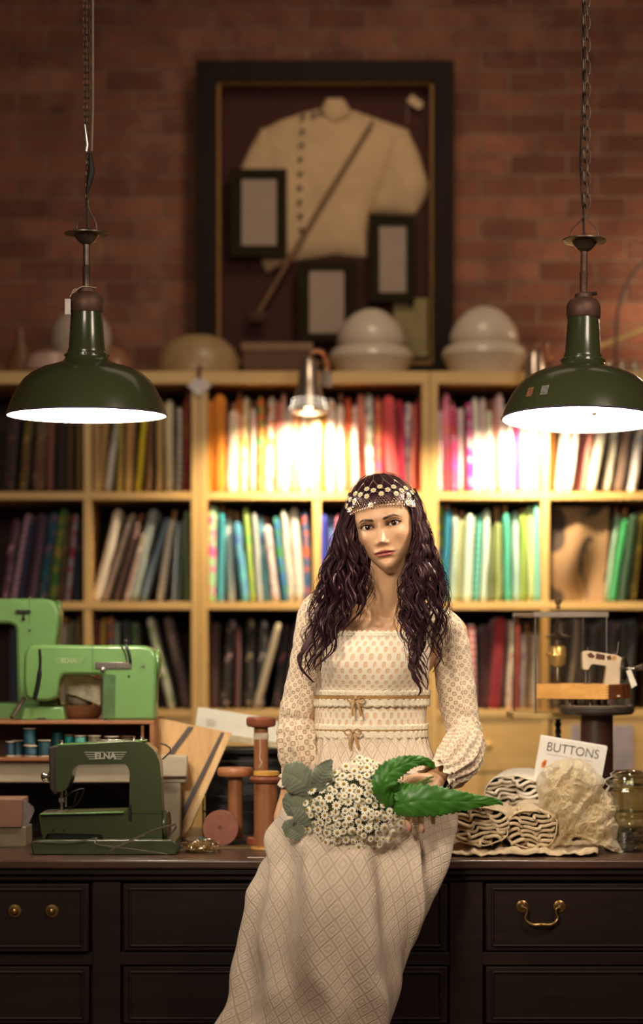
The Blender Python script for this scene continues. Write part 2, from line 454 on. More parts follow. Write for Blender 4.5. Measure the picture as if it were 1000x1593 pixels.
rowfab('top', Z1, [
 ('far left', [('dark brown floral',12,20,14,630,'3a2622','7a4a48',pr),('olive gold dotted',32,46,12,628,'6a5222','a88a40',pr),('speckled brown',58,66,22,625,'6a4c38','8a6a50',pr),
   ('rose brown',77,80,12,628,'7a4838','9a6450',bd),('near black brown',93,95,15,632,'33221c',None,pl),('mid brown',108,108,13,626,'5c3c2c',None,pl),('slim tan',122,123,8,630,'a07848',None,pl,12)]),
 ('second left', [('pale tan',148,150,9,628,'c8a470',None,pl),('mustard tan',158,163,12,622,'b89450',None,pl),('pale grey white',167,187,15,624,'d0c8c0','b0a8a4',pr),('olive yellow',184,188,9,630,'b8a040',None,pl),
   ('golden tan',197,203,15,625,'c09858',None,pl),('bright yellow',214,226,13,642,'ecd42c',None,pl,14),('dark gold brown',229,234,11,628,'80582c',None,pl),('deep beige',247,248,13,620,'caa868',None,pl),
   ('plump cream',263,262,17,622,'e8d8b0',None,pl,0,-.004),('white dotted',277,279,9,632,'d8d0c0','888078',bd),('slim red orange',289,291,10,618,'a84428','c05a34',pr,10)]),
 ('third left', [('amber orange',327,327,11,622,'e8941c',None,pl),('rounded bright orange',343,341,22,613,'f0962c',None,pl),('pale peach',359,363,19,638,'f0d8c0','f4e4d4',pr,14),('deep orange',372,372,10,616,'e07c28',None,pl,10),
   ('cream and green print',380,382,14,617,'f0e4c0','d8c878',mo),('small pink white',394,394,11,634,'f0dcd4','e8c8c4',pr,14),('orange with green motif',405,406,12,616,'e87a34','58b060',mo),('white orange floral',418,422,16,617,'f4ead8','f0a060',mo),
   ('coral pink',431,434,12,622,'e88c7c',None,pl),('pale blush',440,441,10,612,'f0d4c4',None,pl),('bright white',444,452,13,634,'f6f0e4',None,pl),('peach orange',458,459,13,622,'f0a878',None,pl),('warm white',472,472,14,618,'f4ead8',None,pl),('soft cream',484,484,10,622,'f0e4c8',None,pl)]),
 ('fourth left', [('yellow amber',504,503,8,626,'e8a830',None,pl),('pink flecked white',515,514,16,620,'f4e8dc','f0b8a8',pr),('white topped ivory',531,530,14,628,'f6efe0',None,pl,18),('orange red',543,541,12,618,'e86a34',None,pl),
   ('scalloped pink white',554,552,11,630,'f6dcd4','f0a8a0',bd),('salmon',565,562,15,613,'f09a84',None,pl),('white black yellow print',578,574,16,612,'e8ece4','90a088',mo),('coral floral',592,587,11,617,'e86858','f0a078',pr),
   ('plump coral red',613,604,23,616,'ec5a5c',None,pl),('crimson',627,622,11,622,'c8204c',None,pl),('white purple print',635,634,12,626,'e8dcd8','b890b0',mo),('dusty salmon',643,643,9,628,'d87868',None,pl),('slim red',651,650,9,620,'b42830',None,pl)]),
 ('fifth left', [('pinkish white',684,684,11,638,'f6dce0',None,pl,16),('bright pink',696,694,16,612,'f490b0','f8a8c0',pr),('hot pink print',706,705,10,630,'e84c90','f4c0d4',pr,8),('beaded white',717,716,12,635,'f8f0ec','f0c8d0',bd),
   ('dark maroon',724,723,7,630,'6c1a34',None,pl),('magenta lilac print',731,729,11,626,'e030a0','e8c8d8',mo),('crisp white',742,739,14,618,'f8f4ea',None,pl),('blush white',753,750,10,618,'f4e0dc',None,pl),('greenish cream',764,761,12,638,'f0f0d4',None,pl,18),
   ('soft rose',773,770,9,618,'f0a8a4',None,pl),('plump pale pink',784,778,14,612,'f8dcdc',None,pl),('chalk white',795,791,11,630,'f6f2e6',None,pl),('slim magenta',804,803,9,628,'e850a0',None,pl),('cream white',814,813,10,630,'f4ecd8',None,pl),('ivory',824,824,10,634,'f2ecdc',None,pl),('buttery white',834,834,9,634,'f2e8d0',None,pl)]),
 ('far right', [('orange brown',858,859,12,640,'b87830',None,pl),('leaning white',872,887,14,636,'ece4d4',None,pl),('leaning pale pink',886,902,11,640,'ecd4cc',None,pl),('mauve',897,913,10,640,'a87478',None,pl),('leaning salmon',908,924,9,640,'d08878',None,pl),
   ('broad cream',920,944,16,632,'e8e0cc',None,pl),('grey specked cream',943,962,14,632,'dcd8c4','889888',pr),('grey brown',960,983,18,636,'8c7464',None,pl),('blue specked white',984,1003,12,640,'dcd8d8','8098b0',pr)]),
])
rowfab('middle', Z2, [
 ('far left', [('pink specked plum',4,24,10,808,'4a2038','b888a0',pr),('pink and white plaid',20,43,12,800,'c8a0a8','84708c',bd),('indigo',31,50,8,812,'40386c',None,pl),('dark purple',46,64,16,800,'3c1838',None,pl),
   ('teal and pink floral',64,84,17,798,'1c5060','905078',pr),('green and gold floral',80,98,13,792,'3a7830','a09030',mo),('brown gold',94,105,11,800,'5c4420','84682c',pr),('white and red floral',104,118,10,800,'a8a0a4','a83048',mo),('navy floral',118,124,8,812,'203048','785060',pr)]),
 ('second left', [('plump cream',148,184,16,794,'e8dcc8',None,pl),('beige floral',162,206,11,800,'c8b4a0','a49484',pr),('mauve brown',180,215,10,812,'8c6c64',None,pl,14),('brown and white',193,222,9,830,'8c7468','c8bcb0',pr,26),('wide grey green',206,240,20,794,'9ca8a0',None,pl),
   ('blue grey',221,260,11,806,'7c94a4',None,pl),('ribbed white',248,268,15,808,'e4dccc','c8c0ac',bd,16,-.01),('pale slate',268,277,8,812,'8894a0',None,pl),('grey green',278,284,8,808,'788c7c',None,pl),('sage green',290,290,10,794,'7c9464',None,pl)]),
 ('third left', [('mint and pink',330,331,18,788,'b0e0b4','e070b0',mo),('turquoise',342,345,10,796,'34a8b8',None,pl,10),('fluffy white',360,356,16,806,'e8ece8',None,pl,14),('sky blue',381,368,13,813,'5ca8c8','7cb8c8',pr,18),('yellow green',393,381,11,790,'a8c860','c8d87c',pr),
   ('pale grey',405,395,9,797,'c0c8c4',None,pl),('blue and white print',417,404,11,802,'60a0b8','b8d0d0',pr),('white and mauve floral',430,415,14,818,'d8ccc8','a89098',pr,14),('royal blue and green',444,428,11,805,'2c78b0','3c9048',mo),
   ('light cream',453,441,12,794,'d8d4c0','b0b8b8',pr),('off white',467,457,16,791,'dcd8cc','b0bcc0',pr),('blue and orange print',479,474,10,795,'2c6498','e06840',mo)]),
 ('fourth left', [('cobalt blue',504,503,14,800,'2438b0',None,pl),('light blue',516,515,10,802,'7098d0','a0bce0',pr),('rose pink',527,526,10,800,'d07090',None,pl),('coral',539,538,11,806,'e07858',None,pl),('violet',552,550,11,804,'7858a0',None,pl),('grey blue',566,564,12,802,'6c88a8',None,pl),
   ('dark teal',640,640,12,806,'20606c',None,pl)]),
 ('fifth left', [('lime and blue print',683,684,12,785,'98c838','4070c0',mo),('azure',692,697,12,792,'2494c0',None,pl,10),('pale green white',703,708,10,803,'a8d4c4','d0e0d4',bd,12),('beige green',712,719,14,808,'b8bc88',None,pl,14),('wide mint white',726,732,15,800,'c8e4cc',None,pl),
   ('teal dotted',740,746,10,801,'24a89c','a0dccc',bd),('white mint',752,758,11,793,'d4ecdc',None,pl),('dark sage',763,765,9,815,'80905c',None,pl),('olive',775,775,15,811,'889858',None,pl,24),('teal green',792,788,11,798,'44b898',None,pl,14),('silvery mint',804,802,13,796,'b4d4cc',None,pl,0),
   ('lime green',815,814,9,800,'98bc3c',None,pl,10),('pale yellow green',826,824,14,789,'c8d890',None,pl),('aqua',837,835,10,785,'78d0c0',None,pl)]),
 ('far right', [('pale mint',944,962,8,800,'a0c8a8',None,pl,12),('emerald green',954,974,12,806,'2c9854',None,pl,16),('dark green',970,987,12,800,'1c4828',None,pl),('dark yellow floral',984,1000,12,796,'6c6820','b0a030',pr)]),
])
rowfab('lower', Z3, [
 ('far left', [('dark blue',22,22,18,975,'28344c',None,pl),('deep green',48,48,18,972,'2c4434',None,pl),('dark rust',72,72,16,975,'5c3020',None,pl),('grey cream',94,98,13,972,'a89c8c',None,pl,12),('olive dotted',108,110,8,965,'6c6c30','98945c',pr),('tan brown',120,121,8,966,'a07c50',None,pl,10)]),
 ('second left', [('dark red',150,149,10,965,'6c2420',None,pl),('mustard yellow',161,160,11,962,'b89030',None,pl),('orange and blue',174,171,10,960,'c87840','2c6488',mo),('pale teal white',187,180,8,968,'a8b4a8',None,pl),('charcoal',199,193,10,965,'2c3034',None,pl),('leaf green',214,208,12,968,'506c40','8ca070',pr),
   ('pale green white',268,232,14,963,'c8c8b0','8ca468',mo),('mottled mauve brown',292,258,15,962,'5c4844','745c54',pr)]),
 ('third left', [('dark brown',334,334,16,968,'4c302c',None,pl),('black with pink flowers',348,362,15,964,'302c2c','c0a0a0',pr),('wine red',368,370,10,975,'5c2024',None,pl),('black and gold floral',383,390,14,962,'24201c','b09870',pr),('black and white floral',402,410,14,964,'28282a','b8a8a8',pr),
   ('slim cream beige',397,434,11,970,'c8b898',None,pl,0,-.012),('black pink print',430,446,13,974,'241c20','a05060',pr),('dark rose',448,462,12,970,'602c30',None,pl),('dark brown floral',470,478,13,972,'382420','786050',pr)]),
 ('fifth left', [('light rose',690,690,16,962,'c88c88','e0b8b0',pr),('pink and red dotted',712,712,14,968,'c87878','e8c0b8',pr),('red and white striped',735,733,15,972,'c86468','ecd0c8',bd),('dark maroon plum',753,757,17,972,'4c1c24',None,pl),('long plush red',768,780,24,962,'8c1c24',None,pl),
   ('white floral',792,797,12,966,'c8b8a0','a06058',pr),('orange red',803,806,7,970,'b84838',None,pl,8),('white and blue print',812,815,9,986,'c0b8bc','7468a0',pr),('tan with wooden top',822,822,8,982,'a88858',None,pl,12),('smooth white',833,834,13,985,'d8d4cc',None,pl)]),
 ('far right', [('grey beige',864,872,14,966,'908474',None,pl),('black grey',877,886,9,966,'302c2c',None,pl),('silver grey',886,899,11,962,'a89c90',None,pl),('charcoal brown',902,908,12,966,'38302c',None,pl),('white flowered black',918,928,13,972,'38302c','988c84',pr),
   ('dark umber',934,943,13,964,'3c2c28',None,pl),('black pink floral',950,958,13,966,'302424','8c646c',pr),('dark olive',966,973,12,966,'343020',None,pl),('black',981,988,12,964,'20191a',None,pl)]),
])
# brown patterned length hanging in the right-hand bay
m = MB()
def pf(u, v):
    x = 855+u*92; y = 789+v*148
    p = P(x-(v*v)*6*u, y, SF+.05+.012*math.sin(u*9+v*2)+.01*math.sin(v*7+u*3)+.03*u)
    return p
m.grid(pf, 40, 50)
n_ = N('brown_leaf_print'); v_ = n_.coord()
f_ = n_.ramp(n_.noise(n_.coord('Object', (1, .3, .7)), 9, 2, .5, .8), [(.50, (0,0,0)), (.56, (1,1,1))])
n_.base(n_.mix(f_, lin('8a6c48'), lin('3a2c20'))); n_.p(Roughness=.8)
o = solo('patterned_cloth', m, n_.m, 'brown cloth with large dark leaf print hung in the far right bay', 'cloth', P(900, 937, SF+.05))
md = o.modifiers.new('thick', 'SOLIDIFY'); md.thickness = .003

# ================================================================= WALL AND SHELF-TOP THINGS
YB = 8.24
def fr(root, x0, y0, x1, y1, wpx, Y0, Y1, mt, name, wz=None):
    """rectangular frame of four mitred bars as one part"""
    m = MB(); a = P(x0, y1, Y0); b = P(x1, y0, Y0); W = wpx*PXM(Y0)
    o = [(a.x, a.z), (b.x, a.z), (b.x, b.z), (a.x, b.z)]; i = [(a.x+W, a.z+W), (b.x-W, a.z+W), (b.x-W, b.z-W), (a.x+W, b.z-W)]
    vs = []
    for Yq, s in ((Y1, 0), (Y0, 0)):
        vs += [(p[0], Yq, p[1]) for p in o]+[(p[0], Yq, p[1]) for p in i]
    fs = []
    for k in range(4):
        k2 = (k+1) % 4
        fs += [(8+k, 8+k2, 12+k2, 12+k), (k, 4+k, 4+k2, k2), (k, k2, 8+k2, 8+k), (4+k, 12+k, 12+k2, 4+k2)]
    m.add(vs, fs)
    return part(name, m, mt, root, world=True, bev=.004)
DARKF = wood('dark_frame_wood', '1a110c', '261a12', .7, 'Z'); DARKF.node_tree.nodes['Principled BSDF'].inputs['Specular IOR Level'].default_value = .15
GILT = mat('aged_gilt', '7a5628', .5, .4)
zs = ZT+.001
sb = thing('shadow_box', 'big dark framed display case with gilt inner edge on the brick wall', 'display case', (P(505, 0, YB).x, YB, zs))
ybot = YH-(zs-HC)*F/YB
fr(sb, 305, 93, 706, ybot, 32, YB-.07, YW-.005, DARKF, 'frame')
fr(sb, 336, 124, 676, ybot-32, 7, YB-.045, YB+.03, GILT, 'gilt_slip')
a = P(340, ybot-34, YB+.05); b = P(674, 126, YB+.05)
part('lining', MB().box((a.x, YB+.035, a.z), (b.x, YB+.055, b.z)), mat('maroon_felt', '42201c', .95), sb, world=True)
YJ = YB+.03
def cushion(mb, poly, Yf, thick, c=None, rings=(0, .35, .6, .8, .93, 1.0), wr=.006, seed=0, mi=0):
    """puffed flat cloth with the given outline (pixels) standing off its backing"""
    # densify outline
    pts = []
    for k in range(len(poly)):
        p = poly[k]; q = poly[(k+1) % len(poly)]; d = math.hypot(q[0]-p[0], q[1]-p[1]); n = max(1, int(d/9))
        for j in range(n): pts.append((p[0]+(q[0]-p[0])*j/n, p[1]+(q[1]-p[1])*j/n))
    if c is None: c = (sum(p[0] for p in pts)/len(pts), sum(p[1] for p in pts)/len(pts))
    n = len(pts); vs = []; fs = []
    for s in rings:
        for p in pts:
            x = c[0]+(p[0]-c[0])*s; y = c[1]+(p[1]-c[1])*s
            h = thick*math.sqrt(max(0, 1-s**4)); q = P(x, y, Yf)
            if s < 1: h += wr*noise.noise(Vector((x*.03+seed, y*.045, 3)))+wr*.6*noise.noise(Vector((x*.09+seed, y*.09, 7)))
            q.y -= h; vs.append(q)
    R = len(rings)
    for i in range(R-1):
        for k in range(n):
            k2 = (k+1) % n; fs.append((i*n+k, i*n+k2, (i+1)*n+k2, (i+1)*n+k))
    fs.append(tuple(range(n))) if rings[0] > 0 else None
    mb.add(vs, fs, mi); return mb
LINEN = mat('aged_linen', 'c8a880', .85, 0, .10, 6, .3, 30)
jk = thing('jacket', 'cream high-collared buttoned jacket mounted in the dark display case', 'jacket', P(505, 405, YJ))
m = MB(); cushion(m, [(501,168),(530,176),(552,172),(566,178),(600,190),(636,202),(612,262),(573,332),(571,401),(520,396),(468,404),(440,410),(415,424),(404,401),(404,260),(402,205),(440,186),(470,176)], YJ, .035, seed=1)
part('body', m, LINEN, jk, world=True)
m = MB(); cushion(m, [(634,201),(652,240),(667,290),(664,305),(645,336),(610,334),(574,333),(592,268),(608,215)], YJ-.006, .035, seed=2); part('sleeve', m, LINEN, jk, world=True)
m = MB(); cushion(m, [(408,198),(388,232),(374,262),(368,300),(380,360),(402,372),(420,330),(428,262),(424,210)], YJ-.006, .03, seed=3); part('sleeve', m, LINEN, jk, world=True)
m = MB(); cushion(m, [(508,153),(534,153),(545,170),(548,182),(530,190),(515,196),(500,182),(498,170)], YJ-.012, .03, seed=4, wr=.002); part('collar', m, LINEN, jk, world=True)
BUT = mat('dark_buttons', '4a3a2c', .4)
for k, (x, y) in enumerate([(471,181),(470,204),(469,226),(467,248),(467,270),(466,292),(466,314),(467,336),(469,357),(488,178),(499,173)]):
    q = P(x, y, YJ-.042); part('button', MB().lathe([(.009,0),(.009,.004),(.006,.007),(0,.007)], 14, 0, q, (0,-1,0)), BUT, jk, world=True)
GRN = mat('dark_green_mount', '2a2214', .85, Specular_IOR_Level=.1); PAPER = mat('old_paper', 'a08c7c', .9, 0, .04)
for lab, x0, y0, x1, y1, wx in [('dark green frame around blank paper, overlapping the jacket at left', 357, 262, 446, 400, 14), ('dark green framed blank paper, lowest of three beside the jacket hem', 462, 405, 556, 532, 14), ('dark green framed blank paper under the right sleeve of the jacket', 573, 337, 645, 470, 13)]:
    r = thing('small_frame', lab, 'frame', P((x0+x1)/2, y1, YJ-.045), group='small framed papers in the display case')
    fr(r, x0, y0, x1, y1, wx, YJ-.075, YJ-.05, GRN, 'frame')
    mg = 16; a = P(x0+wx-1, y1-wx+1, YJ-.05); b = P(x1-wx+1, y0+wx-1, YJ-.05)
    part('mount', MB().box((a.x, YJ-.058, a.z), (b.x, YJ-.046, b.z)), GRN, r, world=True)
    px = {357: (376,279,430,382), 462: (481,421,535,523), 573: (590,351,644,455)}[x0]
    a = P(px[0], px[3], YJ-.06); b = P(px[2], px[1], YJ-.06)
    if x0 == 573:
        pass
    part('paper', MB().box((a.x, YJ-.062, a.z), (b.x, YJ-.058, b.z)), PAPER, r, world=True)
a = P(612, 555, YJ-.04); b = P(665, 464, YJ-.04)
card = solo('card', MB().box((a.x, YJ-.04, a.z), (b.x, YJ-.034, b.z)), mat('cream_card', '8c7c54', .85), 'yellowish card with small brown seal at lower right of display case', 'card', (a.x/2+b.x/2, YJ-.04, a.z))
part('seal', MB().lathe([(.012,0),(.010,.004),(0,.005)], 14, 0, P(638, 475, YJ-.041), (0,-1,0)), mat('brown_seal', '4a2a1c', .6), card, world=True)
cane = thing('cane', 'thin wooden swagger stick crossing the jacket diagonally', 'stick', P(405, 490, YJ-.07))
m = MB(); m.tube([P(580,188,YJ-.062), P(500,318,YJ-.066), P(402,486,YJ-.06)], [.006,.007,.008], 8); part('shaft', m, mat('stick_wood', '7c5c40', .5), cane, world=True)
m = MB(); m.ball(P(400,492,YJ-.055), .034, 14, sc=(1.2,.5,.8)); part('tassel', m, mat('tassel', '4a2c20', .9, bump=.8, bscale=60), cane, world=True)
tg = solo('paper_tag', MB().prism([(-.026,-.016),(.026,-.016),(.032,-.008),(.032,.008),(.026,.016),(-.026,.016)], 0, .003), mat('tag_paper', 'c8a884', .8), 'small buff tag on a string in the display case upper right', 'tag', P(645,158,YJ-.03), world=False, rot=(0, math.radians(38), 0))
m = MB(); m.tube([P(637,150,YJ-.03)-Vector(tg.location), P(634,172,YJ-.03)-Vector(tg.location), P(633,193,YJ-.03)-Vector(tg.location)], .002, 6)
st = part('string', m, mat('tag_string', '8c7860', .9), tg); st.matrix_parent_inverse = Matrix.Rotation(-math.radians(38), 4, 'Y')
# glass shades on the shelf top
def mirrorY(px): return px
MILK = mat('milk_glass', 'c8b8a4', .25, 0, .03, Transmission_Weight=.0, Subsurface_Weight=.0)
def shade(cx, Y, prof, mt, name, label, cat, group=None, n=40):
    pm_ = PXM(Y); zb = zs
    m = MB(); pr_ = [(r*pm_, z) for r, z in prof]
    m.lathe(pr_, n)
    return solo(name, m, mt, label, cat, (P(cx,0,Y).x, Y, zb), world=False, group=group)
def zpx(y, Y): return HC-(y-YH)*Y/F-zs
def two_tier(cx, Y, label, ytop):
    k = lambda r, y: (r, max(0, zpx(y, Y)))
    root = thing('milk_glass_lampshade', label, 'lamp shade', (P(cx,0,Y).x, Y, zs), group='two tier milk glass shades')
    d = ytop-480
    pm_ = PXM(Y)
    lo = [(r*pm_, z) for r, z in [(40,0),(52,.004),k(62,566+d),k(66,558+d),k(64,549+d),k(58,543+d),k(50,540+d)]]
    hi = [(r*pm_, z) for r, z in [k(50,541+d),k(53,536+d),k(54,530+d),k(50,516+d),k(40,500+d),k(25,487+d),k(10,481+d),k(0,480+d)]]
    part('lower_bowl', MB().lathe(lo, 44), MILK, root); part('upper_dome', MB().lathe(hi, 44), MILK, root)
    return root
two_tier(577, 7.98, 'white two-tier milk glass shade in front of the display case', 480)
two_tier(753, 7.98, 'white two-tier milk glass shade to the right of the display case', 476)
Y = 7.95; k = lambda r, y: (r, max(0, zpx(y, Y)))
shade(308, 8.02, [(64,0),(66,.012),(64,zpx(560,8.02)),(56,zpx(543,8.02)),(42,zpx(530,8.02)),(24,zpx(523,8.02)),(0,zpx(521,8.02))], mat('sand_glass', 'a88c64', .35), 'domed_shade', 'beige domed glass shade lying on shelf top left of the display case', 'lamp shade')
root = thing('globe_shade', 'round white glass globe on shelf top behind the left pendant lamp', 'lamp shade', (P(126,0,8.0).x, 8.0, zs))
m = MB(); R = 48*PXM(8.0); m.ball((0,0,R*1.0+.028), R, 32); part('globe', m, MILK, root)
part('fitter', MB().lathe([(.035,0),(.042,.03),(.035,.045)], 24), MILK, root)
shade(78, 7.9, [(32,0),(42,zpx(578,7.9)*1.0+.004),(33,zpx(553,7.9)),(20,zpx(548,7.9)),(6,zpx(545,7.9))], mat('pink_glass', 'c8a898', .3), 'pink_shade', 'low pinkish glass shade beside the white globe, shelf top left', 'lamp shade')
shade(32, 7.95, [(26,0),(28,.01),(22,zpx(565,7.95)),(14,zpx(548,7.95)),(8,zpx(525,7.95)),(9,zpx(514,7.95)),(0,zpx(513,7.95))], mat('brown_horn', '7c5838', .4), 'bell_shade', 'brown flared bell shade at the far left of shelf top', 'lamp shade')
shade(178, 8.05, [(22,0),(30,.02),(26,zpx(560,8.05)),(14,zpx(545,8.05)),(5,zpx(540,8.05)),(0,zpx(540,8.05))], mat('amber_glass', '9c6c50', .3), 'amber_shade', 'low amber glass shade right of the white globe on shelf top', 'lamp shade')
# flat box behind the clip lamp
a = P(378, 590, 8.0); b = P(484, 534, 8.0)
bx_ = thing('cardboard_box', 'long low brown box on the shelf top below the green frame', 'box', (a.x/2+b.x/2, 8.0, zs))
part('box_base', MB().box((a.x, 7.98, zs), (b.x, 8.1, b.z-.012)), mat('old_box', '5c4030', .8), bx_, world=True, bev=.003)
part('lid', MB().box((a.x-.006, 7.974, b.z-.03), (b.x+.006, 8.106, b.z)), mat('old_box_lid', '84664c', .8), bx_, world=True, bev=.003)
# diamond price tag
tg = thing('price_tag', 'white diamond-shaped paper tag pinned to the shelf top edge', 'tag', P(310, 600, SF-.012))
part('card', MB().prism([(-19*pm,0),(0,-16*pm),(19*pm,0),(0,16*pm)], 0, .002), mat('white_tag', 'e0d8d4', .8), tg)
part('pin', MB().rod((0,.004,.02), (0,-.004,.07), .005, .007), mat('brown_pin', '6c3c24', .5), tg)
# curved wire and brass tube at right
wire = solo('bent_wire', MB().tube([P(957,577,8.0)]+crP([P(957,577,8.0),P(958,530,8.0),P(962,480,8.0),P(975,442,8.02),P(1000,410,8.05),P(1030,400,8.08)], 24), .006, 8), mat('dark_wire', '4a3a34', .5), 'dark bent wire arching up at the right end of shelf top', 'wire', P(957,577,8.0))
t_ = solo('brass_tube', MB().rod(P(925,541,8.10), P(1060,492,8.12), .010), mat('pale_brass', 'c8b078', .4, .3), 'pale brass tube lying at a slant on shelf top, far right', 'tube', P(925,541,8.1))
jr = thing('glass_fitting', 'small shiny clear glass fittings on the far right shelf top', 'lamp fitting', (P(968,0,7.95).x, 7.95, zs))
m = MB()
for i, dx in enumerate((-.05, .0, .045)): m.lathe([(.016,0),(.02,.02),(.012,.04),(.017,.055),(0,.06)], 18, 0, (dx,0,0))
part('glass_neck', m, mat('cut_glass', 'b0a89c', .08, .6), jr)

# ================================================================= CLIP LAMPS
CHR = mat('brushed_nickel', 'b8a898', .28, .85, .05)
BULB = emit('bulb_glow', 'ffe6b8', 12)
def clip_lamp(x, ytop, ybot, rt, rb, side, label):
    Yc = SF-.17
    c = P(x, ybot, Yc); t = P(x, ytop, Yc); h = t.z-c.z; q = PXM(Yc)
    root = thing('clip_lamp', label, 'lamp', c, (math.radians(-6), 0, 0), 'nickel clip lamps on the shelf top')
    prof = [(rb*q, 0), (rb*.86*q, h*.18), (rb*.6*q, h*.5), (rt*1.0*q, h*.95), (rt*.7*q, h)]
    inn = [(r-.002, max(z-.001, 0)) for r, z in reversed(prof[:-1])]
    part('shade', MB().lathe(prof+inn, 36, capped=False), CHR, root)
    m = MB()
    for k in range(18):
        a = 2*PI*k/18
        for j in (0, 1, 2):
            r = (rb*(1-.06*j-.03)*q); m.ball((r*math.cos(a), r*math.sin(a), .012+.013*j), .0017, 6)
    part('vent_bead', m, emit('vent_glow', 'fff0d8', 7), root, label='glowing vent holes')
    b = part('bulb', MB().ball((0,0,.035), .022, 16, sc=(1,1,1.3)), BULB, root)
    m = MB(); top = Vector((0,0,h)); shelfp = Vector((side*28*q, .05+.0, P(0,577,SF).z-c.z+.01))
    m.tube(crP([top, top+Vector((side*6*q, .0, .022)), top+Vector((side*20*q, .015, .028)), top+Vector((side*30*q, .10, .005)), shelfp+Vector((0,.07,.01))], 24), .007, 10)
    part('gooseneck', m, mat('copper_neck', '9c7460', .3, .7), root)
    m = MB(); m.box((shelfp.x-.02, .15, shelfp.z-.012), (shelfp.x+.02, .235, shelfp.z+.004)); m.box((shelfp.x-.02, .15, shelfp.z-.05), (shelfp.x+.02, .163, shelfp.z+.004))
    m.rod((shelfp.x, .185, shelfp.z), (shelfp.x, .185, shelfp.z+.03), .012)
    part('clamp', m, CHR, root, bev=.002)
    light('clip_lamp_light', 'SPOT', c+Vector((0, 0, .004)), CLIP_W, (1, .78, .52), .025, c+Vector((0, .17, -.5)), spot=150, blend=.6)
clip_lamp(480, 556, 640, 13, 29, 1, 'small nickel clip lamp shining on the orange bolts, shelf top centre')
clip_lamp(832, 545, 648, 12, 27, 1, 'small nickel clip lamp partly behind the right pendant lamp')

# ================================================================= PENDANTS
ENAM = mat('green_enamel', '3c4228', .24, 0, .06, 3, coat=.4)
WENAM = mat('white_enamel', 'fff8ec', .5, 0, .01)
STEEL = mat('aged_steel', '6a5c50', .4, .7, .2, 40)
RUST = mat('brown_iron', '6a4c40', .55, .4, .2, 30)
def links(m, p0, p1, L, w, r, seed=0):
    """chain of oval links between two points"""
    d = p1-p0; n = max(2, int(round(d.length/(L*.78)))); t = d.normalized()
    a = t.orthogonal().normalized(); b = t.cross(a)
    for k in range(n):
        c = p0+d*((k+.5)/n); s = a if k % 2 else b
        s = (Matrix.Rotation(.35+seed, 3, t) @ s)
        pts = []
        for i in range(14):
            q = 2*PI*i/14; e = .7
            pts.append(c+t*(L/2)*math.copysign(abs(math.cos(q))**e, math.cos(q))+s*(w/2)*math.copysign(abs(math.sin(q))**e, math.sin(q)))
        m.tube(pts, r, 6, closed=True)
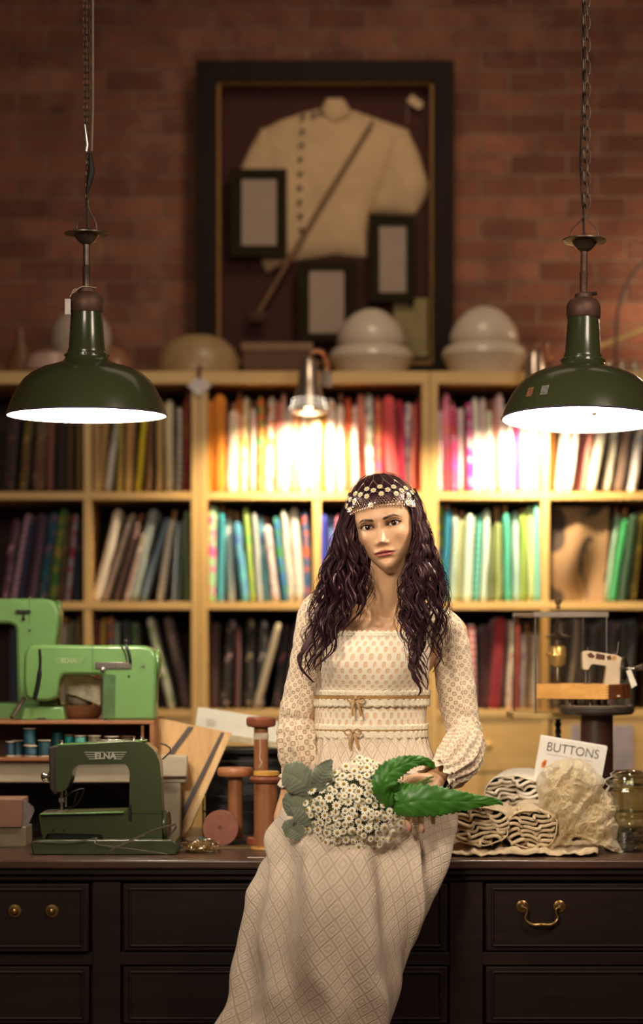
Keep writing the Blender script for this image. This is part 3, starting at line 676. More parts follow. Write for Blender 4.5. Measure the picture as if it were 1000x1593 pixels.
def pendant(cx, rimy, rot, label, kind):
    Yp = 5.25; q = PXM(Yp); c = P(cx, rimy, Yp)
    root = thing('pendant_lamp', label, 'pendant lamp', c, rot, 'green enamel pendant lamps')
    dy = rimy-650
    z = lambda y: (rimy-(y+dy))*q if 0 else (650-y)*q
    out = [(125,-1),(124,2),(121,12),(116,24),(108,40),(98,54),(86,64),(68,73),(50,78),(38,82),(34,86),(33,90),(33,94),(30,96),(30,99),(28,103),(25,150),(23.5,166)]
    prof = [(r*q, h*q) for r, h in out]
    inn = [((r-1.6)*q, (h-1.0)*q) for r, h in out[:10]]
    part('shade', MB().lathe(prof, 72, capped=False), ENAM, root)
    part('reflector', MB().lathe(inn, 72, capped=False), WENAM, root, label='glossy white inside of the shade')
    part('rim', MB().tube([Vector((125*q*math.cos(2*PI*k/72), 125*q*math.sin(2*PI*k/72), -.5*q)) for k in range(72)], 1.0*q, 8, closed=True), mat('rim_violet_fringe', '4c4468', .3), root)  # violet tint paints in the colour fringe along the bright edge
    m = MB()
    for k in range(24):
        a = 2*PI*k/24; m.ball((34*q*math.cos(a), 34*q*math.sin(a), 92*q), 1.5*q, 8)
    part('bead_ring', m, ENAM, root)
    part('bulb', MB().lathe([(0,12*q),(14*q,18*q),(22*q,32*q),(20*q,48*q),(12*q,62*q),(10*q,80*q)], 24), emit('pendant_bulb', 'fff2dc', 26), root)
    part('cap', MB().lathe([(25*q,158*q),(26.5*q,160*q),(27*q,172*q),(26*q,180*q),(21*q,187*q),(14*q,190*q),(14*q,196*q),(10*q,198*q),(7*q,199*q)], 36), RUST, root)
    part('stem', MB().lathe([(6*q,196*q),(6.5*q,228*q),(7*q,229*q),(6.5*q,231*q),(5.5*q,232*q),(5.5*q,276*q)], 18), RUST if kind else STEEL, root)
    cn = MB().lathe([(6*q,264*q),(12*q,268*q),(17*q,274*q),(20*q,279*q),(34*q,280*q),(34*q,282*q),(22*q,284*q),(14*q,288*q),(6*q,289*q),(0,289*q)], 40)
    part('canopy', cn, STEEL, root)
    m = MB()
    H = 322 if kind == 0 else 316
    for s in (-1, 1):
        m.tube(crP([(s*(16 if kind == 0 else 24)*q, 0, 284*q), (s*(14 if kind == 0 else 20)*q, 0, 298*q), (s*7*q, 0, 312*q), (0, 0, (H+6)*q)], 16), 1.0*q, 8)
    part('bail', m, STEEL, root)
    # chain up to the ceiling, in the root's frame (nearly vertical)
    topz = 4.3-c.z
    inv = Matrix.Rotation(rot[0], 4, 'X').inverted() if rot[0] else Matrix.Identity(4)
    if rot[1]: inv = (Matrix.Rotation(rot[1], 4, 'Y') @ Matrix.Rotation(rot[0], 4, 'X')).inverted()
    def W(x, y, z): return inv @ (Vector((x, y, z)))
    base = (inv.inverted() @ Vector((0,0,(H+4)*q)))
    m = MB()
    if kind == 0:
        j = base+Vector((1*q, 0, 88*q))
        links(m, W(*base), W(*j), .017, .008, .0011)
        links(m, W(*(j+Vector((-3*q, 0, 0)))), W(j.x-6*q, j.y, topz), .019, .010, .0011)
        part('chain', m, STEEL, root)
        m2 = MB(); links(m2, W(*(j+Vector((2*q, .004, 10*q)))), W(j.x+2*q, j.y+.005, topz), .019, .010, .0011, .6); part('chain', m2, STEEL, root)
        m3 = MB(); m3.tube([W(j.x+7*q, j.y, j.z-5*q), W(j.x+9*q, j.y, j.z+60*q), W(j.x+8*q, j.y, topz)], 1.7*q, 8); part('cable', m3, mat('beige_flex', '8c7868', .7), root, label='beige fabric flex')
        m4 = MB(); m4.tube([W(*(base+Vector((1*q,-.004,18*q)))), W(*(base+Vector((5*q,-.004,36*q)))), W(*(base+Vector((8*q,-.004,52*q)))), W(*(base+Vector((6*q,-.004,80*q))))], [2*q,5*q,5.5*q,2.5*q], 10)
        m4.tube([W(*(base+Vector((1*q,0,-60*q)))), W(*(base+Vector((1*q,-.003,18*q))))], 1.6*q, 6)
        part('tape_wrap', m4, mat('black_tape', '1c1614', .6), root)
        m5 = MB(); m5.tube([W(*(j+Vector((-2*q,-.004,-6*q)))), W(*(j+Vector((0,-.004,4*q)))), W(*(j+Vector((-4*q,-.004,36*q))))], [3.2*q, 3*q, 2*q], 8)
        part('snap_hook', m5, mat('zinc_hook', 'a8a8a4', .3, .8), root)
        # string and tag on the cap
        m6 = MB(); m6.tube(crP([(-20*q,-18*q,186*q), (-6*q,-16*q,196*q), (10*q,-12*q,196*q), (14*q,6*q,196*q), (-4*q,14*q,196*q), (-18*q,-4*q,194*q), (-24*q,-18*q,180*q)], 40), .9*q, 6)
        part('tag_string', m6, mat('white_string', 'c8b8a0', .8), root)
        part('tag', MB().box((-31*q,-27*q,152*q), (-22*q,-26.4*q,176*q)), mat('white_tag2', 'e8e0d8', .7), root, bev=.001)
    else:
        j = base+Vector((0, 0, 60*q))
        links(m, W(*base), W(base.x-4*q, base.y, topz), .034, .013, .0015); part('chain', m, STEEL, root)
        m2 = MB(); links(m2, W(*(base+Vector((5*q,.004,14*q)))), W(base.x+3*q, base.y+.005, topz), .034, .012, .0015, .5); part('chain', m2, STEEL, root)
        m3 = MB(); m3.tube([W(base.x, base.y+.01, base.z-30*q), W(base.x-6*q, base.y+.012, base.z+90*q), W(base.x-1*q, base.y+.012, base.z+200*q), W(base.x-12*q, base.y+.012, topz)], 1.8*q, 8); part('cable', m3, mat('dark_flex', '2c2420', .7), root)
        m4 = MB(); m4.tube([(8*q,-5*q,196*q), (20*q,-6*q,197*q)], 3*q, 8); part('set_screw', m4, mat('black_screw', '201814', .5), root)
        # pull chain under the shade
        m5 = MB()
        for i in range(8): m5.ball((8*q, -92*q, (16-2.6*i)*q), 1.0*q, 8)
        m5.tube([(2*q,-92*q,24*q),(8*q,-92*q,16*q),(14*q,-92*q,24*q)], .7*q, 6)
        m5.ball((8*q, -92*q, -6*q), 3.6*q, 12, sc=(1,1,1.1))
        part('pull_chain', m5, mat('pale_chain', 'a8a098', .3, .6), root)
        # small worn labels on the shade
        for a, cc in ((-2.44, '8c5c40'), (-2.20, '84807c')):
            m6 = MB()
            def g6(u, v, a=a):
                z = (20+v*15)*q; rr = (121-(20+v*15-12)*.42+1.2)*q; b = a+(u-.5)*.11
                return (rr*math.cos(b), rr*math.sin(b), z)
            m6.grid(g6, 4, 4); part('sticker', m6, mat('sticker'+cc, cc, .7, var=.5, vscale=200), root)
    l = light('pendant_light', 'POINT', c+Vector((0, 0, 28*q)), PEND_W, (1, .88, .72), .045)
pendant(135, 645, (math.radians(.5), 0, 0), 'green enamel pendant lamp at left with a white tag on its neck', 0)
pendant(905, 652, (math.radians(-3.6), math.radians(1.2), 0), 'green enamel pendant lamp at right with pull chain and stickers', 1)

# ================================================================= COUNTER
ZC = .80
DK = wood('dark_counter_wood', '1c110e', '2c1d17', .55, 'X', .8, bump=.06); DK.node_tree.nodes['Principled BSDF'].inputs['Specular IOR Level'].default_value = .25
DKT = wood('counter_top_wood', '34221a', '5a3e2e', .38, 'X', .9, coat=.2, bump=.08)
OBR = mat('old_brass', '9c7c4c', .32, .8, .2, 60)
YF = 5.2; X0, X1 = -1.05, 1.05
ct = thing('counter', 'long dark wooden shop counter with panelled drawers under the woman', 'counter', (0, YF, 0))
L_ = lambda x, y, z: Vector((x, y-YF, z))
part('worktop', MB().box((X0, -.0, ZC-.022), (X1, .95, ZC)), DKT, ct, bev=.005)
m = MB(); m.box((X0+.01, .008, ZC-.036), (X1-.01, .93, ZC-.022)); m.box((X0+.015, .018, ZC-.05), (X1-.015, .92, ZC-.036))
part('moulding', m, DK, ct, bev=.003)
part('carcass', MB().box((X0+.02, .045, 0), (X1-.02, .92, ZC-.05)), DK, ct)
def cpx(x): return P(x, 0, YF).x
zt = P(0, 1374, YF).z; zb_ = P(0, 1484, YF).z
part('frieze_rail', MB().box((X0+.02, .026, zt), (X1-.02, .05, ZC-.05)), DK, ct, bev=.002)
part('lower_rail', MB().box((X0+.02, .026, zb_-.03), (X1-.02, .05, zb_)), DK, ct, bev=.002)
for a, b in ((142, 186), (700, 752)):
    part('stile', MB().box((cpx(a), .024, .1), (cpx(b), .05, zt)), DK, ct, bev=.002)
def drawer(xa, xb, z0, z1, pull, out=0.0):
    m = MB(); yo = .026-out
    m.box((xa, yo, z0+.003), (xb, yo+.03, z1-.003))
    d = part('drawer', m, DK, ct, bev=.003)
    e = .016; m = MB()
    fr_ = [(xa+e, z0+e), (xb-e, z0+e), (xb-e, z1-e), (xa+e, z1-e)]
    for k in range(4):
        p = fr_[k]; q = fr_[(k+1) % 4]; m.tube([(p[0], yo, p[1]), (q[0], yo, q[1])], .004, 8)
    x = part('bead_moulding', m, DK, d)
    if pull == 'knobs':
        for kx in (22, 80):
            c = P(kx, 1418, YF)
            part('rosette', MB().lathe([(.016,0),(.015,.003),(.009,.004),(.008,.007),(.006,.011),(0,.013)], 24, 0, (c.x, yo, c.z), (0,-1,0)), OBR, d)
    if pull == 'bail':
        c = P(843, 1412, YF); hw = 29*PXM(YF)
        for s in (-1, 1):
            m = MB()
            m.lathe([(.0145,0),(.0145,.002),(.011,.004),(.010,.003),(.007,.005),(.005,.009),(0,.010)], 24, 0, (c.x+s*hw, yo, c.z), (0,-1,0))
            part('rosette', m, OBR, d)
        m = MB(); pts = []
        for x, z in [(-1,0),(-.80,-.004),(-.78,-.013),(-.84,-.02),(-.86,-.028),(-.68,-.037),(-.4,-.041),(0,-.040),(.4,-.041),(.68,-.037),(.86,-.028),(.84,-.02),(.78,-.013),(.80,-.004),(1,0)]:
            pts.append((c.x+x*hw, yo-.012-.006*(1-abs(x)), c.z+z))
        pp = crP(pts, 60); rr = [.0026+.0016*math.exp(-((i/59-.5)/.2)**2) for i in range(60)]
        m.tube(pp, rr, 8); part('bail_handle', m, OBR, d)
    return d
drawer(X0+.03, cpx(137), zb_, zt, 'knobs', .014)
drawer(cpx(190), cpx(697), zb_, zt, None)
drawer(cpx(757), X1-.03, zb_, zt, 'bail')
for i, (za, zb2) in enumerate(((zb_-.17, zb_-.03), (zb_-.33, zb_-.19))):
    drawer(X0+.03, cpx(137), za, zb2, None); drawer(cpx(190), cpx(697), za, zb2, None); drawer(cpx(757), X1-.03, za, zb2, None)
def Yof(y): return (HC-ZC)*F/(y-YH)

# ================================================================= SEWING MACHINES
GDK = mat('dark_machine_green', '3c4526', .3, .0, .05, 6, coat=.35)
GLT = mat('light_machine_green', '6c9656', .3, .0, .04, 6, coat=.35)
CHRM = mat('chrome', 'b8b0a4', .22, .9, .1)
BLK = mat('black_part', '181412', .4)
SILV = mat('silver_print', 'c8c4b0', .4, .3, .03)
def text_mesh(body, size, m, root, loc, rot=(PI/2, 0, 0), ext=.0006, sx=1.0, name='lettering', shear=0, bold=0):
    cu = bpy.data.curves.new('t', 'FONT'); cu.body = body; cu.size = size; cu.extrude = ext; cu.align_x = 'CENTER'; cu.shear = shear; cu.offset = bold
    ob = bpy.data.objects.new('t', cu); COL.objects.link(ob)
    dg = bpy.context.evaluated_depsgraph_get(); me = bpy.data.meshes.new_from_object(ob.evaluated_get(dg))
    bpy.data.objects.remove(ob); bpy.data.curves.remove(cu)
    me.materials.clear(); me.materials.append(m)
    o = bpy.data.objects.new(name, me); COL.objects.link(o); o.parent = root; o.location = loc; o.rotation_euler = rot; o.scale = (sx, 1, 1)
    return o
def badge(root, cx, cz, y, W, Hh, m):
    """letters between stepped wing stripes; W,Hh in metres"""
    text_mesh('ELNA', Hh*1.0, m, root, (cx, y-.0004, cz-Hh*.36), sx=1.05, bold=.0006)
    for s in (-1, 1):
        mb = MB()
        for j in range(4):
            z = cz+Hh*(.42-j*.27); inner = W*.20 if j else W*.02; outer = W*(.5-.035*j)
            mb.box((min(s*inner, s*outer)+cx, y-.0008, z-Hh*.035), (max(s*inner, s*outer)+cx, y+.001, z+Hh*.035))
        part('wing_stripes', mb, m, root)
def outline(pts, Y, c):
    return [(P(x, y, Y).x-c.x, P(x, y, Y).z-c.z) for x, y in pts]
def rnd_poly(poly, r=4, n=4):
    out = []; N_ = len(poly)
    for k in range(N_):
        p0 = Vector(poly[k-1]); p1 = Vector(poly[k]); p2 = Vector(poly[(k+1) % N_])
        a = p0-p1; b = p2-p1; rr = min(r, a.length*.45, b.length*.45)
        a = p1+a.normalized()*rr; b = p1+b.normalized()*rr
        for j in range(n+1):
            t = j/n; out.append(tuple(a*(1-t)**2+p1*2*t*(1-t)+b*t*t))
    return out
# front machine
Ym = 5.33; c = P(165, 1331, Ym); c.z = ZC
sm = thing('sewing_machine', 'dark green portable sewing machine at the front left of the counter', 'sewing machine', c, group=None)
q = PXM(Ym)
base = rnd_poly([(48,1311),(60,1306),(270,1306),(276,1312),(275,1330),(52,1330)], 5)
part('base_plate', MB().prism(outline(base, Ym, c), -.01, .15), GDK, sm, bev=.004)
body = rnd_poly([(86,1161),(205,1153),(226,1156),(240,1168),(248,1186),(250,1215),(251,1265),(252,1309),(160,1310),(158,1299),(72,1297),(68,1309),(64,1300),(59,1270),(60,1267),(192,1264),(200,1258),(201,1200),(196,1189),(120,1190),(113,1196),(108,1218),(100,1232),(86,1233),(85,1200)], 6, 3)
part('body', MB().prism(outline(body, Ym, c), .012, .105), GDK, sm, bev=.006)
part('arch_shadow_panel', MB().prism(outline([(70,1296),(162,1298),(160,1312),(70,1312)], Ym, c), .04, .10), GDK, sm)
f = rnd_poly([(74,1163),(89,1160),(90,1232),(84,1238),(76,1228)], 3)
part('face_plate', MB().prism(outline(f, Ym, c), .018, .10), mat('grey_face_plate', '504840', .35, .4), sm, bev=.004)
pt = lambda x, y, d=0: (P(x, y, Ym).x-c.x, d, P(x, y, Ym).z-c.z)
m = MB(); m.lathe([(0,0),(.010,0),(.012,.004),(.012,.010),(.008,.012),(.008,.017),(.011,.018),(.011,.022),(.006,.026),(0,.027)], 24, 0, pt(77,1210,.05), (-1,-.2,0))
part('tension_knob', m, CHRM, sm)
m = MB(); m.rod(pt(92,1232,.05), pt(92,1262,.05), .0035); m.rod(pt(98,1232,.06), pt(98,1258,.06), .0025); m.box(pt(88,1250,.045), pt(96,1244,.06)); m.rod(pt(90,1262,.05), pt(90,1267,.05), .001)
m.box(pt(87,1266,.04), pt(101,1263,.07)); part('needle_bar', m, CHRM, sm)
part('bed_plate', MB().prism(outline([(62,1268),(192,1265),(192,1263),(62,1266)], Ym, c), .0, .14), GLT, sm, bev=.001)
part('needle_plate', MB().prism(outline([(64,1266),(98,1265.4),(98,1264),(64,1264.6)], Ym, c), .012, .10), CHRM, sm)
part('top_plate', MB().prism(outline([(87,1160.5),(225,1154),(225,1152.2),(87,1158.8)], Ym, c), .02, .098), GLT, sm, bev=.001, label='top panel in lighter green, painted as caught light')  # lighter green than the body paints in light on the top
part('handwheel', MB().lathe([(.0,0),(.030,0),(.036,.004),(.036,.012),(.032,.016),(0,.018)], 36, 0, pt(250,1286,.055), (1,-.12,0)), GDK, sm, bev=.001)
m = MB(); m.tube(crP([pt(52,1309,-.012), pt(110,1310,-.016), pt(150,1303,-.02), pt(153,1312,-.024), pt(215,1320,-.03), pt(262,1327,-.03)], 40), .0014, 6); part('thread_wire', m, CHRM, sm); m = MB()
m.tube([pt(246,1158,.06), pt(254,1160,.06), pt(262,1165,.05), pt(263,1171,.05), pt(250,1183,.06)], .0022, 6); part('wire_rod', m, CHRM, sm)
m = MB(); m.tube(crP([pt(100,1240,.02), pt(112,1232,.0), pt(130,1228,.0), pt(118,1252,.02), pt(103,1258,.04)], 30), .0018, 6)
m.tube(crP([pt(118,1234,.03), pt(112,1254,.03), pt(104,1262,.05)], 12), .0016, 6); part('lamp_cord', m, BLK, sm)
m = MB()
for x, dd in ((92, .05), (150, .05), (166, .05), (205, .06), (217, .06)): m.lathe([(.005,0),(.006,.002),(.003,.005),(.003,.009),(.005,.010),(0,.012)], 14, 0, pt(x, 1160-(x-90)*.05, dd))
m.box(pt(148,1156,.045), pt(192,1152,.07)); part('spool_pins', m, CHRM, sm, bev=.001)
m = MB()
for x, y in ((82,1293),(98,1293)): m.lathe([(.003,0),(.002,.0015),(0,.0015)], 10, 0, pt(x, y, .0125), (0,-1,0))
part('screw', m, BLK, sm)
m = MB(); m.prism(outline([(200,1252),(204,1250),(204,1277),(200,1277)], Ym, c), .008, .014); part('lever', m, BLK, sm, bev=.001)
part('seam_line', MB().box(pt(196,1266.6,.0112), pt(251,1265.8,.013)), BLK, sm)
bo = badge(sm, pt(163,0)[0], pt(0,1176)[2], .0115, 66*q, 13*q, SILV)
# second machine on the crate
ZCR = P(0, 1121, 5.69).z
def stripes_badge(root, cx, cz, y, W, Hh, m): badge(root, cx, cz, y, W, Hh, m)
Y2 = 5.72; c2 = P(140, 1121, Y2); c2.z = ZCR+.001
s2 = thing('sewing_machine', 'light green sewing machine standing on the thread crate', 'sewing machine', c2)
body = rnd_poly([(37,1018),(42,1008),(52,1003),(222,1004),(236,1008),(243,1020),(243,1050),(241,1121),(164,1121),(160,1112),(160,1056),(154,1050),(98,1050),(92,1058),(88,1086),(76,1091),(54,1091),(40,1086),(36,1060)], 7, 4)
o2 = lambda pts: [(P(x, y, Y2).x-c2.x, P(x, y, Y2).z-c2.z) for x, y in pts]
p2 = lambda x, y, d=0: (P(x, y, Y2).x-c2.x, d, P(x, y, Y2).z-c2.z)
part('body', MB().prism(o2(body), .0, .11), GLT, s2, bev=.008)
part('bed', MB().prism(o2([(36,1100),(96,1100),(100,1121),(30,1121)]), .02, .12), GLT, s2, bev=.004)
m = MB(); m.tube(crP([p2(62,1010,-.002), p2(63,1030,-.003), p2(60,1060,-.003), p2(54,1088,-.003)], 20), [.0035]*10+[.006]*10, 8); part('thread_slot', m, BLK, s2)
m = MB(); m.box(p2(148,1040,-.004), p2(204,1030,.002)); m.lathe([(.007,0),(.007,.006),(.004,.008),(0,.008)], 18, 0, p2(160,1042,-.002), (0,-1,0)); m.lathe([(.004,0),(.004,.004),(0,.004)], 14, 0, p2(223,1036,0), (0,-1,0))
for k in range(9): m.box(p2(150+k*6,1039,-.006), p2(153+k*6,1031,-.003))
part('stitch_lever_scale', m, CHRM, s2, bev=.0006)
m = MB(); m.tube(crP([p2(192,998,.03), p2(196,1003,-.002), p2(201,1018,-.006), p2(203,1032,-.004)], 14), .004, 8); m.ball(p2(193,998,.03), .007, 12); m.ball(p2(206,1000,.03), .004, 10); part('lever', m, BLK, s2)
part('lever_scale', MB().tube(crP([p2(188,1004,.0), p2(195,1018,-.003), p2(197,1032,-.003)], 12), .002, 6), CHRM, s2)
part('screw', MB().lathe([(.0035,0),(.0025,.001),(0,.001)], 12, 0, p2(200.5,1052.5,0), (0,-1,0)), BLK, s2)
part('sight_panel', MB().prism(o2([(161,1048),(180,1050),(179,1116),(160,1118)]), -.0015, .01), mat('dim_green_glass', '54704a', .12), s2)
m = MB(); m.rod(p2(158,1046,.02), p2(158,1116,.02), .0022); m.lathe([(.010,0),(.008,.004),(0,.005)], 16, 0, p2(160,1120,.02)); part('post', m, CHRM, s2)
m = MB(); m.box(p2(143.8,1051,-.001), p2(144.6,1004,.11)); part('seam_line', m, mat('seam_green', '2c4c28', .5), s2)
part('end_cap', MB().lathe([(26*q,0),(26*q,.006),(22*q,.010),(0,.012)], 32, 0, p2(241,1032,.055), (1,0,0)), GLT, s2)
m = MB(); m.tube([p2(60,1090,.03), p2(64,1104,.03), p2(62,1120,.03)], .0035, 8); part('needle_clamp', m, mat('dull_steel', '54443c', .4, .6), s2); m = MB(); m.tube([p2(36,1086,.02), p2(26,1104,.0), p2(20,1116,-.02)], .005, 8); part('knee_lever', m, mat('dull_steel', '54443c', .4, .6), s2); m = MB(); m.box(p2(56,1120,.02), p2(70,1117,.05)); part('presser_foot', m, mat('dull_steel', '54443c', .4, .6), s2)
badge(s2, p2(107,0)[0], p2(0,1028)[2], -.0006, 46*PXM(Y2), 9*PXM(Y2), mat('gold_print', 'a8c088', .4))
# third machine
Y3 = 5.93; c3 = P(40, 1118, Y3); c3.z = ZCR+.001
s3 = thing('sewing_machine', 'light green sewing machine cut by the left edge, tallest of three', 'sewing machine', c3)
o3 = lambda pts: [(P(x, y, Y3).x-c3.x, P(x, y, Y3).z-c3.z) for x, y in pts]
p3 = lambda x, y, d=0: (P(x, y, Y3).x-c3.x, d, P(x, y, Y3).z-c3.z)
body = rnd_poly([(-120,940),(-110,931),(72,931),(85,936),(92,952),(90,975),(86,1000),(88,1112),(60,1117),(28,1117),(26,1060),(24,975),(14,970),(-60,970),(-66,985),(-70,1030),(-100,1032),(-118,1026)], 8, 4)
part('body', MB().prism(o3(body), 0, .12), GLT, s3, bev=.009)
part('bed', MB().prism(o3([(-122,1094),(90,1094),(98,1102),(98,1124),(-122,1124)]), -.03, .14), GLT, s3, bev=.006)
part('end_cap', MB().lathe([(26*q,0),(27*q,.006),(24*q,.012),(0,.015)], 32, 0, p3(84,957,.06), (1,0,0)), GLT, s3)
m = MB(); m.prism(o3([(24,950),(36,940),(50,950),(44,953)]), -.008, 0); part('guard', m, GLT, s3, bev=.002)
m = MB(); m.box(p3(26,953,-.010), p3(48,949,-.004)); m.ball(p3(37,962,-.006), .005, 12); m.rod(p3(37,952,-.006), p3(37,960,-.006), .002); part('latch', m, BLK, s3)
part('bezel_line', MB().box(p3(45.2,970,-.001), p3(46,931,.12)), mat('seam_green', '2c4c28', .5), s3)
m = MB()
for x in (20, 44, 62): m.rod(p3(x, 932, .04), p3(x, 927, .04), .003)
part('spool_pins', m, CHRM, s3)
part('screw', MB().lathe([(.0035,0),(.0025,.001),(0,.001)], 12, 0, p3(46,981,0), (0,-1,0)), BLK, s3)

# ================================================================= BENCH, CRATE, THREAD
WPT = mat('worn_white_paint', 'b8ac94', .6, 0, .10, 9, .25, 60)
Yb = 5.70
bh = thing('bench', 'worn white painted bench under the thread crate', 'bench', (P(60,0,Yb).x, Yb, ZC))
zt1 = P(0, 1184, Yb).z; zt2 = P(0, 1218, Yb).z
def wb(root, x0, y0, x1, y1, Ya, Yb_): 
    a = P(x0, y1, Ya); b = P(x1, y0, Ya); return ((a.x, Ya, a.z), (b.x, Yb_, b.z))
part('seat_board', MB().box((P(-180,0,Yb).x, Yb, zt2), (P(290,0,Yb).x, 6.1, zt1)), WPT, bh, world=True, bev=.004)
a, b = wb(bh, 249, 1175, 291, 1209, Yb-.02, Yb+.02); part('corner_block', MB().box(a, b), WPT, bh, world=True, bev=.004)
for (x0, x1, ya) in ((253, 281, Yb), (-160, -132, Yb), (253, 281, 6.02), (-160, -132, 6.02)):
    part('leg', MB().box((P(x0,0,Yb).x, ya+.002, ZC), (P(x1,0,Yb).x, ya+.05, zt2)), WPT, bh, world=True, bev=.003)
CRW = wood('crate_wood', '7c4c30', 'a87048', .5, 'X', 1)
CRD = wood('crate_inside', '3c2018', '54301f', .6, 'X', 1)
crt = thing('thread_crate', 'shallow open-fronted wooden crate holding a row of thread spools', 'crate', (P(60,0,5.68).x, 5.68, zt1))
Yc = 5.68; xa = P(-175,0,Yc).x; xb = P(240,0,Yc).x; zc1 = ZCR; zc0 = zt1+.001
m = MB(); t = .009
part('top_board', MB().box((xa, Yc, zc1-t), (xb, 6.08, zc1)), CRW, crt, world=True, bev=.0015)
part('bottom_board', MB().box((xa, Yc, zc0), (xb, 6.08, zc0+t)), CRW, crt, world=True, bev=.0015)
part('side_board', MB().box((xb-.012, Yc, zc0+t), (xb, 6.08, zc1-t)), CRW, crt, world=True, bev=.0015)
part('side_board', MB().box((xa, Yc, zc0+t), (xa+.012, 6.08, zc1-t)), CRW, crt, world=True, bev=.0015)
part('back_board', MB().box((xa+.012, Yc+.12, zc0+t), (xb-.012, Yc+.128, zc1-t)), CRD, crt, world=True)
part('divider', MB().box((xb-.034, Yc+.012, zc0+t), (xb-.028, Yc+.12, zc1-t)), CRW, crt, world=True)
CREAM = mat('spool_end', 'c8bca4', .5)
zsp = zc0+t+.001
def thread_spool(x, w, h, col, words, z, dy=.03, endc=None, name=0):
    r = w/2*PXM(5.71); hh = h*PXM(5.71); xx = P(x, 0, Yc+dy).x
    root = thing('thread_spool', words, 'thread spool', (xx, Yc+dy, z), group='thread spools in the open crate')
    part('spool', MB().lathe([(r*1.05,0),(r*1.08,.002),(r*.5,.005),(r*.5,hh-.005),(r*1.08,hh-.002),(r*1.05,hh),(r*.3,hh)], 24), endc or CREAM, root)
    n = N('thread_'+str(col)); v = n.coord(); sp = n.n('SeparateXYZ'); n.l(v, sp.inputs[0])
    s = n.math('SINE', n.math('MULTIPLY', sp.outputs[2], 2*PI/.0016)); n.base(lin(col)); n.p(Roughness=.45); n.bump(s, .25, .001)
    part('thread', MB().lathe([(r*.5,.004),(r*.97,.005),(r,hh*.5),(r*.97,hh-.005),(r*.5,hh-.004)], 24), n.m, root)
    return root
tan = mat('tan_end', '8c6040', .5)
thread_spool(16, 14, 24, '1c3c50', 'dark blue thread spool at the left edge of the crate', zsp)
thread_spool(28, 20, 25, '1c4456', 'deep teal blue thread spool, second from left in the crate', zsp, .055)
thread_spool(48, 20, 17, '2c5468', 'blue grey thread spool underneath another spool', zsp, .03)
thread_spool(46, 19, 27, '245868', 'teal thread spool stacked on top of the blue grey one', zsp+17*PXM(5.71)+.0005, .03)
thread_spool(69, 20, 26, '1c4450', 'dark petrol thread spool right of the stacked pair', zsp, .03)
thread_spool(90, 18, 40, '1c5c60', 'tall teal thread spool behind the front machine head', zsp, .075, mat('teal_end', '1c5c60', .5))
thread_spool(108, 15, 34, '20989c', 'bright turquoise thread spool with brown top', zsp, .05, tan)
thread_spool(125, 18, 33, '58ac9c', 'pale mint green thread spool in the crate', zsp, .03)
thread_spool(147, 20, 33, '6c6458', 'grey brown thread spool right of the mint one', zsp, .03)
thread_spool(174, 22, 32, '3c3430', 'dark brown thread spool behind the machine handle', zsp, .03)
thread_spool(198, 20, 32, '70543c', 'tan thread spool, rightmost in the crate', zsp, .05, tan)
# basket with rag strips between the machines
Ybk = 5.86; cb_ = P(125, 1117, Ybk); cb_.z = ZCR+.001
bk = thing('basket', 'brown wicker basket of folded cloth behind the light green machine', 'basket', cb_)
n = N('wicker'); v = n.coord(); wv = n.n('TexWave'); n.l(v, wv.inputs[0]); wv.inputs['Scale'].default_value = 60; wv.bands_direction = 'Z'; wv.inputs['Distortion'].default_value = 3
n.base(n.mix(wv.outputs['Fac'], lin('6c3c20'), lin('b07848'))); n.p(Roughness=.7); n.bump(wv.outputs['Fac'], .6, .004); WICK = n.m
part('bowl', MB().lathe([(.045,0),(.058,.012),(.064,.03),(.058,.032),(.04,.012),(0,.01)], 32), WICK, bk)
m = MB(); m.tube([Vector((.060*math.cos(a), .060*math.sin(a), .031)) for a in [2*PI*k/40 for k in range(40)]], .004, 8, closed=True)
m.tube(crP([(-.055,0,.03),(-.058,0,.07),(-.045,0,.105),(-.02,0,.12)], 14), .005, 8); part('handle', m, WICK, bk)
rg = thing('folded_cloth', 'bundle of cream cloth strips tucked in the wicker basket', 'cloth', cb_+Vector((0,0,.028)))
rc = mat('cream_strip', 'f4e8cc', .9, 0, .2, 40)
m = MB()
for k in range(11):
    f0 = k/10
    pts = crP([(-.042+.01*f0, -.056+.002*k, .085-.05*f0), (-.015+.02*f0, -.062+.002*k, .098-.075*f0), (.055, -.058+.002*k, .066-.066*f0)], 14)
    pts = [Vector((p.x, p.y*.8, .010+p.z*.9)) for p in pts]
    m.tube(pts, [.0065+.001*math.sin(i) for i in range(14)], 8, flat=.8)
part('strips', m, rc, rg)
part('bundle', MB().ball((0,.01,.025), .04, 20, sc=(1.0,.7,.6)), mat('bundle_cloth', 'c8b898', .9, 0, .2, 30, .6, 40), rg)

# ================================================================= LEFT SMALL THINGS
KR = mat('kraft_card', '7c6048', .85, 0, .08)
Yk = Yof(1318); r = thing('cardboard_box', 'stacked tan cardboard boxes at the left edge beside the front machine', 'box', (P(10,0,Yk).x, Yk, ZC))
z1 = P(0, 1287, Yk).z; z2 = P(0, 1243, Yk).z
part('box_base', MB().box((P(-40,0,Yk).x, Yk, ZC), (P(40,0,Yk).x, Yk+.12, z1)), mat('pale_card', '8c7c64', .85), r, world=True, bev=.002)
part('box_top', MB().box((P(-40,0,Yk).x, Yk-.006, z1), (P(34,0,Yk).x, Yk+.12, z2)), mat('pink_card', '946c58', .85), r, world=True, bev=.002)
part('flap', MB().prism([(P(x,y,Yk).x, P(x,y,Yk).z) for x, y in ((33,1243),(50,1256),(52,1262),(41,1287),(34,1287))], Yk+.02, Yk+.024), mat('grey_poly', '7c7470', .5), r, world=True)
